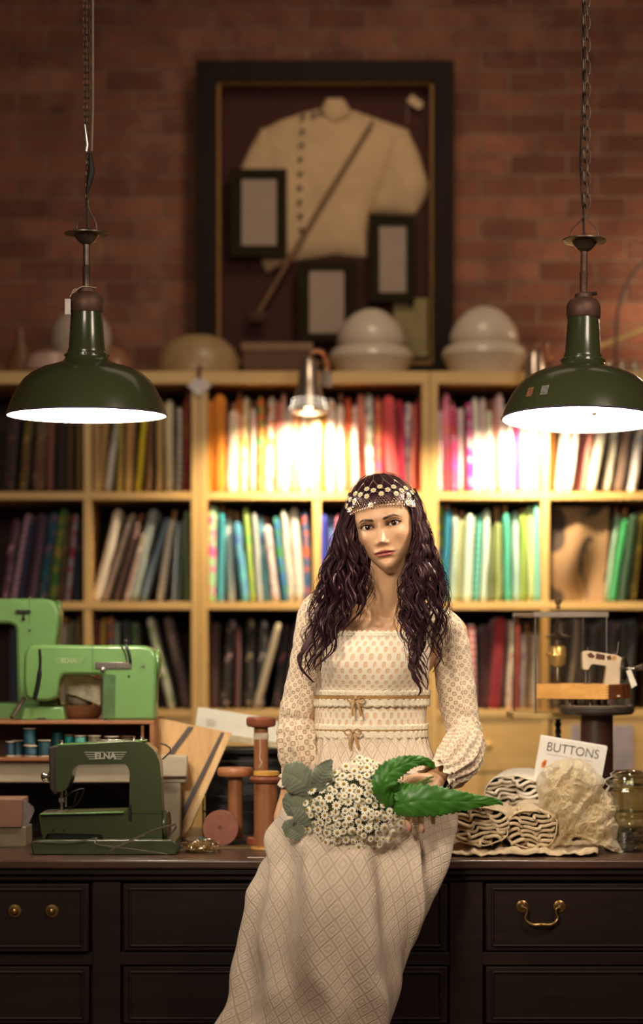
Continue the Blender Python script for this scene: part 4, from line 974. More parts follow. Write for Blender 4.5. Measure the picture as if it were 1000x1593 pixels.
# leaning board with dark strips
Y0 = 5.62
def lp(x, y, d=0):
    t_ = (y-1115)/(1310-1115); return P(x, y, 5.80-.06*t_+d)
bd_ = thing('pattern_board', 'pale wooden board with two dark strips leaning beside the white bench', 'board', lp(262,1308))
m = MB()
def quad(m, p, th=.006, off=0):
    vs = [lp(x, y, off) for x, y in p]+[lp(x, y, off+th) for x, y in p]
    n = len(p); fs = [tuple(range(n)), tuple(reversed(range(n, 2*n)))]+[(k, n+k, n+(k+1) % n, (k+1) % n) for k in range(n)]
    m.add(vs, fs)
PLY = wood('pale_ply', 'b8884c', 'd4a868', .5, 'Z', .8)
quad(m, [(242,1116),(360,1140),(352,1150),(292,1302),(262,1311),(250,1300)]); part('panel', m, PLY, bd_, world=True, bev=.001)
m = MB(); quad(m, [(293,1130),(301,1131),(261,1186),(255,1180)], .004, -.004); quad(m, [(344,1139),(349,1140),(286,1272),(273,1308),(262,1310),(268,1290)], .005, -.005)
part('dark_strip', m, mat('dark_strip', '38221a', .5), bd_, world=True)
m = MB(); quad(m, [(350,1138),(361,1140),(297,1285),(286,1302),(279,1303)], .008, -.008); part('edge_batten', m, wood('batten_ply', 'c89858', 'e0b878', .45, 'Z', .8), bd_, world=True, bev=.001)
# papers behind
Yp = 6.02
pp_ = thing('paper_stack', 'sloping pile of white papers behind the tall bobbin', 'papers', (P(370,0,Yp).x, Yp, P(0,1160,Yp).z))
def qd(m, p, Y, th):
    m.prism([(P(x,y,Y).x, P(x,y,Y).z) for x, y in p], Y, Y+th)
m = MB(); qd(m, [(308,1100),(326,1102),(405,1115),(432,1122),(432,1155),(303,1134)], Yp, .004); part('top_sheet', m, mat('white_paper', 'e0dccc', .8, 0, .03), pp_, world=True)
m = MB()
for k in range(5): m.box(P(320+k%2*2,1123-0*k+k*2.4-3,Yp-.0008), P(332+k*3%7,1122.2+k*2.4-3,Yp))
part('print', m, mat('faded_print', '9c7c78', .8), pp_, world=True)
m = MB(); qd(m, [(352,1142),(432,1156),(432,1164),(352,1152)], Yp-.006, .12); part('lower_sheets', m, mat('yellowed_paper', 'b8a888', .8), pp_, world=True)
# dark metal rack the papers rest on
rk = thing('file_tray', 'black metal tray rack behind the wooden bobbins', 'tray', (P(370,0,5.9).x, 5.9, ZC))
m = MB(); m.box((P(318,0,5.9).x, 5.93, ZC), (P(450,0,5.9).x, 6.1, P(0,1172,5.9).z)); part('cabinet', m, mat('black_metal', '1a1816', .5, .2), rk, world=True, bev=.002)
m = MB()
for y in (1164, 1182, 1208, 1236, 1262): m.tube([P(316,y,5.90), P(340,y+3,5.88), P(452,y+1,5.90)], .0025, 6)
for x in (316, 450): m.tube([P(x,1160,5.9), P(x,1304,5.9)], .003, 6)
part('wire_frame', m, mat('dull_wire', '5c5850', .35, .7), rk, world=True)
part('top_shelf', MB().box((P(338,0,5.9).x, 5.9, P(0,1172,5.9).z), (P(455,0,5.9).x, 6.12, P(0,1166,5.9).z)), mat('black_metal2', '242220', .35, .3), rk, world=True)
# wooden bobbins
BW = wood('bobbin_wood', '7c4a2c', 'a8704a', .42, 'Z', 1.0); BR = wood('bobbin_flange', '6c3828', '94543a', .42, 'X', 1.0)
def bobbin(label, x, Yq, ybase, segs, flip=None, z0=ZC):
    r = thing('wooden_bobbin', label, 'bobbin', (P(x,0,Yq).x, Yq, z0), group='old wooden bobbins on the counter')
    for nm, prof, mt in segs:
        part(nm, MB().lathe([(rr*PXM(Yq), max(0, HC-(yy-YH)*Yq/F-z0) if yy is not None else 0) for rr, yy in prof], 36), mt, r)
    return r
YA = 5.62
bobbin('tall wooden bobbin with red brown flange and loose thread end', 406, YA, 1314, [
 ('base_flange', [(22,None),(23,1312),(23,1304),(21,1302),(11,1302)], BR), ('shaft', [(11,1304),(11,1130)], BW),
 ('top_flange', [(11,1132),(21,1130),(23,1127),(23,1118),(21,1115.5),(8,1115.5),(7,1117)], BR),
 ('thread_wrap', [(11.2,1150),(11.8,1148),(11.8,1142),(11.2,1140)], mat('cream_thread', 'c8b8a0', .8))])
r_ = [o for o in bpy.data.objects if o.get('label','').startswith('tall wooden bobbin with red')][0]
m = MB(); m.tube(crP([P(404,1148,YA-.02), P(405,1165,YA-.021), P(404,1180,YA-.021), P(407,1186,YA-.022), P(403,1194,YA-.023)], 20), .0012, 6); part('thread_end', m, mat('cream_thread', 'c8b8a0', .8), r_, world=True)
YBb = Yof(1321)
bobbin('stout wooden bobbin with yellow top plate, nearest the woman', 414, YBb, 1321, [
 ('base_disc', [(24,None),(25,1320),(24,1317),(14,1315)], wood('yellow_wood', 'a87838', 'c89850', .4, 'X')), ('shaft', [(17,1318),(17,1217)], BW),
 ('top_flange', [(17,1219),(24,1216),(26,1212),(24,1208),(16,1207)], BR), ('top_plate', [(17,1207),(20,1206),(20,1200.5),(19,1199.5),(6,1199.5)], wood('yellow_wood2', 'b88838', 'd8a850', .35, 'X'))])
YCc = 5.66
bobbin('wooden bobbin with flat orange brown top, left of the tall one', 366, YCc, 1311, [
 ('base_flange', [(26,None),(28,1310),(28,1305),(12,1303)], mat('dark_base', '2c2420', .4)), ('shaft', [(12,1304),(11,1207)], BW),
 ('top_flange', [(11,1209),(26,1207),(28,1204),(28,1197),(26,1194),(8,1194),(6,1195)], wood('orange_flange', '9c5c3c', 'c08058', .4, 'X'))])
Yd = 5.56; rr = 28*PXM(Yd)
r = thing('wooden_bobbin', 'wooden bobbin lying on its side showing its round red brown end', 'bobbin', (P(343,0,Yd).x, Yd, ZC+rr), group='old wooden bobbins on the counter')
n = N('bobbin_end'); v = n.coord(); g = n.n('VectorMath', operation='LENGTH'); n.l(v, g.inputs[0])
n.base(n.mix(n.noise(v, 60, 4), lin('7c4434'), lin('9c6450'))); n.p(Roughness=.6)
part('end_disc', MB().lathe([(.006,.004),(.006,0),(rr*.97,0),(rr,.002),(rr,.012),(rr*.5,.014)], 44, 0, (0,0,0), (0,1,0)), n.m, r)
part('shaft', MB().lathe([(rr*.42,.01),(rr*.42,.075)], 30, 0, (0,0,0), (0,1,0)), BW, r)
part('end_disc', MB().lathe([(rr*.5,.07),(rr*.9,.072),(rr*.9,.082),(0,.084)], 40, 0, (0,0,0), (0,1,0)), BR, r)
# rods on the counter
rd = solo('metal_rod', MB().tube([P(165,1328,5.30), P(180,1318,5.29), P(240,1291,5.27), P(273,1282,5.26), P(275,1285,5.26), P(262,1304,5.27)], .0024, 8), CHRM, 'bent steel rod leaning across the front machine base', 'rod', P(165,1328,5.3))
# sequin bag
Yg = Yof(1326)
bg = thing('sequin_bag', 'crumpled clear bag of gold sequins at the counter front', 'bag', (P(312,0,Yg).x, Yg, ZC))
n = N('sequins'); v = n.coord(); vo = n.n('TexVoronoi'); n.l(v, vo.inputs[0]); vo.inputs['Scale'].default_value = 330
n.base(n.mix(vo.outputs['Color'], lin('8c6c34'), lin('e8d088'))); n.p(Roughness=.25, Metallic=.7); n.bump(vo.outputs['Distance'], 1, .004); SEQ = n.m
def lump(m, rx, ry, rz, seed, amp, fr_, nu=44, nv=22, z0=0):
    def fn(u, v):
        a = 2*PI*u; t = PI*v; d = Vector((math.sin(t)*math.cos(a), math.sin(t)*math.sin(a), math.cos(t)))
        k = 1+amp*noise.noise(d*fr_+Vector((seed, 0, 0)))+amp*.6*abs(noise.noise(d*fr_*2.3+Vector((0, seed, 0))))
        z = d.z*rz*k+z0; return (d.x*rx*k, d.y*ry*k, max(z, .001))
    m.grid(fn, nu, nv, closeu=True); return m
part('sequins', lump(MB(), .036, .025, .014, 3, .3, 2.5, z0=.010), SEQ, bg)
part('plastic', lump(MB(), .042, .030, .020, 5, .5, 3.2, z0=.013), glass('clear_film', 'f4ead8', .12, .5), bg, smooth=True)
# little bright bits
sc_ = thing('scissors', 'blue handled scissors lying behind the lying bobbin', 'scissors', P(322,1306,5.75)); sc_.location.z = ZC
m = MB(); m.tube([Vector((.022*math.cos(a), .014*math.sin(a), .004)) for a in [2*PI*k/24 for k in range(24)]], .003, 8, closed=True); m.tube([Vector((.05+.02*math.cos(a), .012+.014*math.sin(a), .004)) for a in [2*PI*k/24 for k in range(24)]], .003, 8, closed=True)
part('handles', m, mat('blue_plastic', '1c7ca8', .35), sc_)
m = MB(); m.box((-.12,-.004,.002), (-.02,.006,.005)); part('blades', m, CHRM, sc_)
sp_ = thing('triangular_scrap', 'small teal and white packet beside the front machine handwheel', 'packet', P(274,1315,5.42)); sp_.location.z = ZC
m = MB(); m.prism([(-.025,0),(.02,0),(-.008,.034)], 0, .004); part('packet', m, mat('teal_card', '2c8c7c', .5), sp_)
m = MB(); m.prism([(-.028,0),(.03,0),(.028,.006),(-.02,.008)], -.004, 0); part('white_edge', m, mat('white_card', 'd8d4cc', .6), sp_)
pen = solo('pen', MB().rod((0,0,.006), (.09,.03,.006), .005), mat('blue_pen', '2c3c94', .35), 'short dark blue pen between the wooden bobbins', 'pen', (P(384,0,5.72).x, 5.72, ZC), world=False)
pc = solo('paper_slip', MB().box((-.02,-.006,0), (.02,.006,.001)), mat('white_slip', 'e8e0d8', .8), 'tiny white paper slip at the counter edge beside the dress', 'paper', (P(398,0,5.26).x, 5.26, ZC), world=False)
tl = solo('thin_tray', MB().box((-.07,-.03,0), (.07,.03,.004)), mat('tray_edge', '6c5c40', .4, .3), 'thin flat dark tray under the bobbins, counter middle left', 'tray', (P(370,0,5.50).x, 5.50, ZC), world=False, bev=.001)

# ================================================================= RIGHT SIDE
# tall dark spool stand
Ys = 5.72; qs = PXM(Ys)
st = thing('spool_stand', 'tall dark wooden spool stand carrying the small tray', 'stand', (P(928,0,Ys).x, Ys, ZC))
DW = wood('dark_spool_wood', '2c1c14', '44281c', .4, 'Z', 1); 
zz = lambda y: HC-(y-YH)*Ys/F-ZC
part('base_disc', MB().lathe([(56*qs,0),(58*qs,.006),(56*qs,.02),(28*qs,.024)], 48), DW, st)
part('column', MB().lathe([(26*qs,.02),(25*qs,zz(1112))], 40), DW, st)
part('top_disc', MB().lathe([(26*qs,zz(1113)),(54*qs,zz(1111)),(58*qs,zz(1107)),(58*qs,zz(1101)),(55*qs,zz(1098)),(0,zz(1098))], 56), mat('worn_black_disc', '38302a', .3, .1, .2, 40), st)
m = MB(); m.tube([(55*qs*math.cos(a), 55*qs*math.sin(a), zz(1098)) for a in [2*PI*k/48 for k in range(48)]], .002, 6, closed=True); part('top_ring', m, mat('worn_ring', '7c7064', .35, .4), st)
# wooden tray + blocks
TRW = wood('tray_maple', 'b07c3c', 'd09c54', .4, 'X', 1.2)
zd = ZC+zz(1098)+.0015
ty = thing('wooden_tray', 'small dovetailed wooden box tray under the toy sewing machine', 'tray', (P(915,0,Ys).x, Ys, zd), (0, 0, 0))
m = MB()
for (dx, dy_) in ((-.05,-.03),(.0,-.045),(.04,-.03),(-.03,.03),(.03,.03)): m.lathe([(.007,0),(.005,.004),(.005,.012),(.008,.016)], 14, 0, (dx, dy_, 0))
part('feet', m, DW, ty)
ang_ = math.radians(-28); TM = Matrix.Rotation(ang_, 4, 'Z')
tz = .0162; th = .038
lx, rx, fy, by = -.120, .075, -.05, .10
part('bottom', MB().box((lx, fy, tz), (rx, by, tz+.004), 0, TM), TRW, ty)
part('front_side', MB().box((lx, fy-.006, tz), (rx, fy, tz+th), 0, TM), TRW, ty, bev=.0015)
part('back_side', MB().box((lx, by, tz), (rx, by+.006, tz+th), 0, TM), TRW, ty, bev=.0015)
part('end_side', MB().box((lx, fy, tz), (lx+.007, by, tz+th), 0, TM), TRW, ty, bev=.0015)
part('end_side', MB().box((rx-.007, fy, tz), (rx+.0005, by, tz+th), 0, TM), wood('tray_side', '7c4424', '985c34', .45, 'Y'), ty, bev=.0015)
m = MB()
for k in range(5): m.box((rx-.006, fy-.0065, tz+.002+k*.007), (rx+.001, fy-.0055, tz+.005+k*.007), 0, TM)
part('dovetails', m, wood('dovetail_wood', '8c5c2c', 'a87438', .5, 'X'), ty)
# toy machine
TOY = mat('cream_toy_enamel', 'c0ac90', .3, 0, .06, 20, coat=.3)
ctm = Vector((P(932,0,Ys).x, Ys, zd+tz+.0045))
tm = thing('toy_sewing_machine', 'small cream toy sewing machine standing in the wooden tray', 'toy sewing machine', ctm, (0,0,0))
pT = lambda x, y, d=0: (P(x, y, Ys).x-ctm.x, d, P(x, y, Ys).z-ctm.z)
bp = rnd_poly([(905,1014),(912,1012),(958,1019),(967,1024),(964,1045),(961,1084),(936,1084),(941,1046),(942,1036),(920,1033),(917,1036),(914,1043),(905,1041)], 3, 3)
part('body', MB().prism([(pT(x,y)[0], pT(x,y)[2]) for x, y in bp], -.015, .02), TOY, tm, bev=.004)
m = MB(); m.box((-.05,-.03,0), (.05,.035,.006)); part('base', m, TOY, tm, bev=.002)
m = MB(); m.lathe([(0,0),(.028,0),(.030,.003),(.030,.008),(.026,.011),(0,.013)], 32, 0, pT(968,1040,.0), (1,-.35,0)); part('handwheel', m, mat('dark_wheel', '2c2420', .35, .3), tm)
m = MB(); m.rod(pT(988,1040,-.01), pT(998,1038,-.03), .006, .008); m.tube([pT(972,1040,-.0), pT(988,1040,-.01)], .003); part('crank', m, CHRM, tm)
m = MB(); m.rod(pT(911,1041), pT(911,1066), .003); m.rod(pT(917,1038,.005), pT(917,1066,.005), .002);  m.box(pT(905,1067,-.01), pT(921,1064,.01)); part('needle_bar', m, CHRM, tm)
part('top_pin', MB().rod(pT(914,1013), pT(914,1007), .0015), CHRM, tm); part('spool_pin', MB().rod(pT(959,1021), pT(962,999), .0014), CHRM, tm)
m = MB(); 
def dec(p): m.prism([(pT(x,y)[0], pT(x,y)[2]) for x, y in p], -.0156, -.0148)
dec([(912,1018),(918,1015),(922,1019),(925,1020),(921,1024),(915,1023)]); dec([(926,1016),(940,1019),(939,1027),(925,1025)]); dec([(942,1021),(948,1019),(950,1026),(944,1027)])
part('decal', m, mat('brown_decal', '4c2c1c', .4), tm)
m = MB(); dec([(929,1019),(937,1020.5),(937,1024),(929,1023)]); m2 = MB(); m2.prism([(pT(x,y)[0], pT(x,y)[2]) for x, y in [(950,1021),(957,1020),(957,1026),(951,1027)]], -.0158, -.0148); m.v = []; m.f = []; m.m = []; m.uv = []; m.c = []; part('decal_gold', m2, mat('gold_decal', 'a87c3c', .4), tm)
tgt = solo('tag', MB().prism([(-.012,.02),(0,.024),(.016,-.016),(.002,-.024)], 0, .001), mat('white_tag3', 'd8d0c0', .7), 'white paper tag tied beside the toy machine handwheel, right edge', 'tag', (P(982,0,5.68).x, Ys-.03, P(0,1056,5.68).z), world=False)
# glass lantern
Yl = 5.98; ql = PXM(Yl)
zb1 = P(0, 1110, Yl).z
ln = thing('display_lantern', 'square clear glass display lantern with brass socket on a twisted stem', 'lantern', (P(868,0,Yl).x, Yl, ZC))
pl_ = lambda x, y, d=0: (P(x, y, Yl).x-ln.location.x, d, P(x, y, Yl).z-ZC)
m = MB(); x0 = pl_(793,1117); x1 = pl_(940,1108); m.box((x0[0], -.10, x0[2]), (x1[0], .12, x1[2])); part('base_board', m, wood('pale_base', 'b89458', 'd8b878', .4, 'X'), ln, bev=.002)
m = MB()
for x, d in ((827,-.10),(936,-.10),(806,.12),(915,.12)): m.rod(pl_(x,1108,d), pl_(x,957,d), .0022)
part('corner_post', m, mat('dark_came', '7c7468', .3, .6), ln)
m = MB()
a, b = pl_(824,961), pl_(939,953); m.box((a[0], -.104, a[2]), (b[0], -.092, b[2])); m.box((a[0]-.036, .11, a[2]+.003), (b[0]-.036, .12, b[2])); 
m.tube([pl_(827,957,-.1), pl_(806,957,.12)], .004, 6); m.tube([pl_(936,957,-.1), pl_(915,957,.12)], .004, 6)
m.box((pl_(862,0)[0], -.1, a[2]), (pl_(875,0)[0], .12, a[2]+.006))
part('top_frame', m, mat('grey_frame', '94867a', .3, .4), ln, bev=.001)
m = MB()
GP = glass('pane_glass', 'f4f0ea', .02, .1)
for (xa_, xb_, d) in ((827, 936, -.1), (806, 915, .12)): 
    a, b = pl_(xa_,1108,d), pl_(xb_,959,d); m = MB(); m.box((a[0], d-.001, a[2]), (b[0], d+.001, b[2])); part('pane', m, GP, ln)
m = MB(); m.lathe([(.010,0),(.006,.004),(.004,.010),(.007,.014),(.004,.019),(.009,.026),(.010,.032),(.006,.038),(0,.041)], 20, 0, pl_(868,953,0)); part('finial', m, mat('dull_brass', '8c7048', .3, .7), ln)
m = MB(); m.rod(pl_(867,955), pl_(867,985), .0028); m.lathe([(.036,0),(.034,.003),(.012,.010),(.006,.014)], 28, 0, pl_(868,992)); m.lathe([(.020,0),(.020,.016),(.026,.02)], 24, 0, pl_(868,1004)); part('hanger', m, mat('aged_nickel', '6c5c50', .35, .6), ln)
BRS = mat('bright_brass', 'f0d488', .2, .55, .03)
m = MB(); m.lathe([(10*ql,0),(12.5*ql,4*ql),(12.5*ql,13*ql),(13.5*ql,15*ql),(13.5*ql,17*ql),(12.5*ql,19*ql),(12.5*ql,28*ql),(10*ql,32*ql),(7*ql,35*ql),(5*ql,42*ql)], 32, 0, pl_(868,1036)); m.rod(pl_(856,1016), pl_(850,1018,-.01), 2.6*ql); part('brass_socket', m, BRS, ln)
m = MB(); m.lathe([(6*ql,0),(6.5*ql,-6*ql),(11*ql,-18*ql),(11*ql,-28*ql),(7*ql,-38*ql),(0,-41*ql)], 28, 0, pl_(868,1037)); part('clear_bulb', m, glass('bulb_glass', 'e8e0d4', .03, .5), ln)
m = MB(); m.tube([pl_(866,1040), pl_(864,1060), pl_(868,1068), pl_(872,1060), pl_(870,1040)], .001, 6); part('filament', m, CHRM, ln)
m = MB()
pts = [Vector(pl_(868, 1117+k*2, 0)) for k in range(75)]
for s in (0, PI): m.tube([p+Vector((.004*math.cos(k*.6+s), .004*math.sin(k*.6+s), 0)) for k, p in enumerate(pts) if p.z > .01], .005, 8)
zb0 = .0; m.lathe([(.06,0),(.058,.008),(.012,.016),(.008,.03)], 32)
part('twisted_stem', m, mat('black_iron', '2c2622', .45, .4), ln)
# buttons book
Yq = 5.62
bc = P(888, 1180, Yq)
bkz = thing('book', 'white book titled BUTTONS propped up behind the tulle', 'book', (P(885,0,Yq).x, Yq, ZC))
ex = (P(945,1162,Yq)-P(842,1145,Yq)); W_ = ex.length; ex.normalize(); ez = Vector((-(945-842)*0+-.28, .12, -.96)); ez = -(ez-ex*ez.dot(ex)).normalized(); ey = ex.cross(ez)*-1
if ey.y < 0: ey = -ey
BM = Matrix(((ex.x, ey.x, ez.x, 0), (ex.y, ey.y, ez.y, 0), (ex.z, ey.z, ez.z, 0), (0, 0, 0, 1)))
tl_ = P(842,1145,Yq)-Vector(bkz.location)
def B(u, d, v): return tl_+ex*u-ez*v+ey*d
# page-wise leaning: solid block
def bblock(m, u0, u1, v0, v1, d0, d1):
    vs = [B(u, d, v) for d in (d0, d1) for u, v in ((u0,v0),(u1,v0),(u1,v1),(u0,v1))]
    m.add(vs, [(0,1,2,3),(7,6,5,4),(0,4,5,1),(1,5,6,2),(2,6,7,3),(3,7,4,0)])
Hb = .205
m = MB(); bblock(m, 0, W_, 0, Hb, 0, .002); bblock(m, 0, W_, 0, Hb, .018, .020); part('cover', m, mat('white_cover', 'e8e4dc', .35, 0, .02), bkz, bev=.0006)
m = MB(); bblock(m, .002, W_-.003, .003, Hb-.003, .002, .018); part('pages', m, mat('book_pages', '9c8c7c', .8), bkz)
me_t = text_mesh('BUTTONS', .033, mat('black_ink', '20201e', .5), bkz, (0,0,0), ext=.0003, sx=1, bold=-.0004)
R3 = Matrix.Identity(4); c_ = B(W_*.5, -.0006, .034)
for r in range(3): R3[r][0] = ex[r]*.90; R3[r][1] = ez[r]*1.0; R3[r][2] = -ey[r]; R3[r][3] = c_[r]
me_t.matrix_basis = R3
m = MB()
for k in range(1): bblock(m, .016, .024, .058, .072, -.001, 0); bblock(m, .013, .022, .064, .078, -.001, 0)
part('orange_picture', m, mat('orange_ink', 'd87c30', .5), bkz, smooth=False)
m = MB(); bblock(m, .02, W_-.03, .042, .0432, -.0006, 0); part('subtitle_line', m, mat('pink_ink', 'b8a098', .6), bkz)
# paper sheets taped on the shelving behind
for x0, x1, y0, y1, lab in ((888,902,1127,1200,'pale lilac sheet on the drawers left of the dark spool stand'), (953,985,1128,1200,'pale lilac printed sheet on the drawers right of the dark spool stand')):
    a = P(x0, y1, SF-.004); b = P(x1, y0, SF-.004)
    solo('paper_sheet', MB().box((a.x, SF+.0015, a.z), (b.x, SF+.0050, b.z)), mat('lilac_paper', 'b0a4a8', .8), lab, 'paper', (a.x, SF, a.z))
# glass jar
Yj = Yof(1326)+.045; qj = PXM(Yj)
jar = thing('glass_jar', 'clear glass apothecary jar with lid at the right edge', 'jar', (P(976,0,Yj).x, Yj, ZC))
zj = lambda y: max(0.0, HC-(y-YH)*Yj/F-ZC)
JG = glass('jar_glass', 'd8dcd0', .03, .6)
part('lower_jar', MB().lathe([(34*qj,0),(37*qj,.004),(36*qj,zj(1300)),(38*qj,zj(1292)),(30*qj,zj(1286)),(36*qj,zj(1280)),(38*qj,zj(1272)),(34*qj,zj(1266)),(35*qj,zj(1262))], 48), JG, jar)
part('upper_jar', MB().lathe([(35*qj,zj(1262)),(34*qj,zj(1256)),(35*qj,zj(1230)),(30*qj,zj(1224)),(31*qj,zj(1220))], 48), JG, jar)
part('lid', MB().lathe([(33*qj,zj(1221)),(36*qj,zj(1217)),(35*qj,zj(1212)),(26*qj,zj(1208)),(27*qj,zj(1203)),(20*qj,zj(1199)),(10*qj,zj(1197)),(0,zj(1196.5))], 48), JG, jar)
m = MB(); rnd = random.Random(3)
for k in range(60):
    a = rnd.random()*2*PI; r_ = math.sqrt(rnd.random())*27*qj; m.ball((r_*math.cos(a), r_*math.sin(a), .006+rnd.random()*.045), .006+rnd.random()*.003, 8, sc=(1,1,.5))
bt = solo('buttons', m, mat('mixed_buttons', '5c5038', .4, 0, .5, 60), 'loose dark and cream buttons filling the lower glass jar', 'buttons', jar.location, world=False)
bt['kind'] = 'stuff'

# ---- cloth bundles
def fold_mat(name, c1, c2, rough=.9, bump=.4, tr=0):
    n = N(name); v = n.coord(); f = n.noise(v, 18, 4, .6, .6); n.base(n.mix(f, lin(c1), lin(c2))); n.p(Roughness=rough)
    w_ = n.noise(v, 500, 2); n.bump(n.math('MULTIPLY_ADD', w_, .15, f), bump, .004)
    n.b.inputs['Sheen Weight'].default_value = .2
    return n.m
CAL = fold_mat('calico', 'bca480', 'dcc8a4')
IVO = fold_mat('ivory_cloth', 'd8ccb4', 'f0e8d8')
def bundle(root, cx, cz, rx, rz, y0, y1, dx, dz, seed, mt, layers=7):
    """cloth folded into a roll: many nested wavy sheets seen end-on, axis running back"""
    rnd = random.Random(seed)
    # outer wrap
    def outer(u, v):
        a = 2*PI*u; k = 1+.10*noise.noise(Vector((math.cos(a)*1.5+seed, math.sin(a)*1.5, v*2)))+.03*noise.noise(Vector((math.cos(a)*4, math.sin(a)*4+seed, v*7)))
        k *= (1-.10*(v-.5)**2*1.5)
        x = cx+dx*v+rx*k*math.copysign(abs(math.cos(a))**.8, math.cos(a)); z = cz+dz*v+rz*k*math.copysign(abs(math.sin(a))**.8, math.sin(a))
        return (x, y0+(y1-y0)*v+.006*math.sin(a*3+seed), max(z, ZC+.001))
    m = MB(); m.grid(outer, 56, 24, closeu=True)
    m.f.append(tuple(range(24*56, 25*56))); m.m.append(0); m.uv.append(None)
    o = part('outer_wrap', m, mt, root, world=True)
    md = o.modifiers.new('thick', 'SOLIDIFY'); md.thickness = .003
    # folds inside: serpentine sheets
    m = MB()
    for L in range(layers):
        t = (L+.5)/layers; zz_ = (-rz+2*rz*t)*.94; hw = rx*math.sqrt(max(.05, 1-(zz_/rz)**2))*.93
        ph = rnd.random()*6
        def sheet(u, v, zz_=zz_, hw=hw, ph=ph, L=L):
            s = (u-.5)*2; x = cx+hw*s+.006*math.sin(u*17+ph)
            z = cz+zz_+rz*.10*math.sin(u*9+seed+L*.35)+rz*.07*math.sin(u*21+seed*2+L*.6)+rz*.10*noise.noise(Vector((u*5, L*.5, seed)))
            y = y0+.003+.018*noise.noise(Vector((u*3+seed, L*1.3, 2)))+v*.09
            return (x+dx*.2*v, y, max(z, ZC+.001))
        m.grid(sheet, 50, 3)
    o = part('folds', m, mt, root, world=True, recalc=False)
    md = o.modifiers.new('thick', 'SOLIDIFY'); md.thickness = .0068; md.offset = 0
def pb(label, x0, x1, y0, y1, Yf, depth, dxp, dzp, seed, mt, layers=7):
    a = P(x0, y1, Yf); b = P(x1, y0, Yf); cx = (a.x+b.x)/2; cz = (a.z+b.z)/2
    root = thing('cloth_bundle', label, 'folded cloth', (cx, Yf, ZC), group='cloth bundles on the counter right of the woman')
    bundle(root, cx, cz, (b.x-a.x)/2, (b.z-a.z)/2, Yf, Yf+depth, dxp*PXM(Yf), dzp*PXM(Yf), seed, mt, layers); return root
pb('beige folded calico bundle with ruffled end, nearest the dress', 700, 792, 1254, 1316, 5.30, .26, 30, -2, 1, CAL, 9)
pb('cream rolled cloth bundle between the calico and the tulle', 788, 868, 1258, 1322, 5.32, .25, 20, 6, 5, CAL, 8)
pb('smooth ivory cloth roll lying behind the beige bundles', 752, 842, 1206, 1262, 5.58, .22, 28, 4, 9, IVO, 8)
# flat crumpled under-layers on the counter
m = MB()
def fl(u, v):
    x = 690+u*250; p = P(x, 1330, 5.27); y = 5.27+v*.3
    return (p.x*y/5.27*.98, y+.01*math.sin(u*20), ZC+.004+max(0, .016*noise.noise(Vector((u*9, v*4, 1)))+.012*noise.noise(Vector((u*22, v*7, 4)))+.010)*(1 if 0 < v else .4))
m.grid(fl, 90, 16)
o = solo('crumpled_cloth', m, CAL, 'flat crumpled beige cloth under the bundles along the counter front', 'cloth', (P(790,0,5.27).x, 5.27, ZC))
md = o.modifiers.new('thick', 'SOLIDIFY'); md.thickness = .003; md.offset = -1
# tulle heap
n = N('tulle'); v = n.coord(); f = n.noise(v, 14, 4, .6, 1.2); n.base(n.mix(f, lin('d4bc8c'), lin('f0e2bc'))); n.p(Roughness=.7)
n.b.inputs['Sheen Weight'].default_value = .6; n.bump(f, .5, .006)
tr = n.n('BsdfTransparent'); tl2 = n.n('BsdfTranslucent'); tl2.inputs[0].default_value = lin('f0dca8'); mx = n.n('MixShader'); mx2 = n.n('MixShader')
lw = n.n('LayerWeight'); lw.inputs[0].default_value = .5
n.l(n.math('MULTIPLY_ADD', lw.outputs['Facing'], .85, .22, clamp=True), mx.inputs[0]); mx2.inputs[0].default_value = .3
n.l(n.b.outputs[0], mx2.inputs[1]); n.l(tl2.outputs[0], mx2.inputs[2]); n.l(tr.outputs[0], mx.inputs[1]); n.l(mx2.outputs[0], mx.inputs[2]); n.l(mx.outputs[0], n.out.inputs[0])
TUL = n.m
YT = 5.42
tu = thing('tulle_heap', 'crumpled heap of sheer cream tulle in front of the book', 'tulle', (P(890,0,YT).x, YT, ZC))
outl = [(832,1335),(825,1300),(838,1262),(834,1220),(846,1192),(868,1182),(888,1178),(910,1184),(926,1196),(940,1212),(938,1226),(958,1240),(962,1258),(952,1272),(965,1285),(958,1305),(975,1332)]
for L in range(5):
    m = MB()
    def tf(u, v, L=L):
        # u angle around the outline (fan), v from centre to rim
        k = u*(len(outl)-1); i = min(int(k), len(outl)-2); f_ = k-i
        px = outl[i][0]*(1-f_)+outl[i+1][0]*f_; py = outl[i][1]*(1-f_)+outl[i+1][1]*f_
        cx, cy = 893, 1300
        s = v*(1-.10*L)
        x = cx+(px-cx)*s; y = cy+(py-cy)*s
        d = math.sqrt(max(0, 1-min(1, s)**2.2))
        nn = noise.noise(Vector((x*.022+L*5, y*.018, L)))*.05+abs(noise.noise(Vector((x*.045+L*3+y*.012, y*.025, 3+L))))*.055-abs(noise.noise(Vector((x*.075+L, y*.04, 9))))*.022+abs(noise.noise(Vector((x*.11+y*.07+L*2, y*.10-x*.05, 4+L))))*.022
        y_ = YT-.115*d*(1-.14*L)+nn
        x += 6*noise.noise(Vector((y*.04, x*.03, L*2))); y += 6*noise.noise(Vector((x*.05, y*.04, 5+L)))
        p = P(x, y, y_); p.z = max(p.z, ZC+.002); return p
    m.grid(tf, 110, 44)
    part('tulle_layer', m, TUL, tu, world=True, recalc=False)

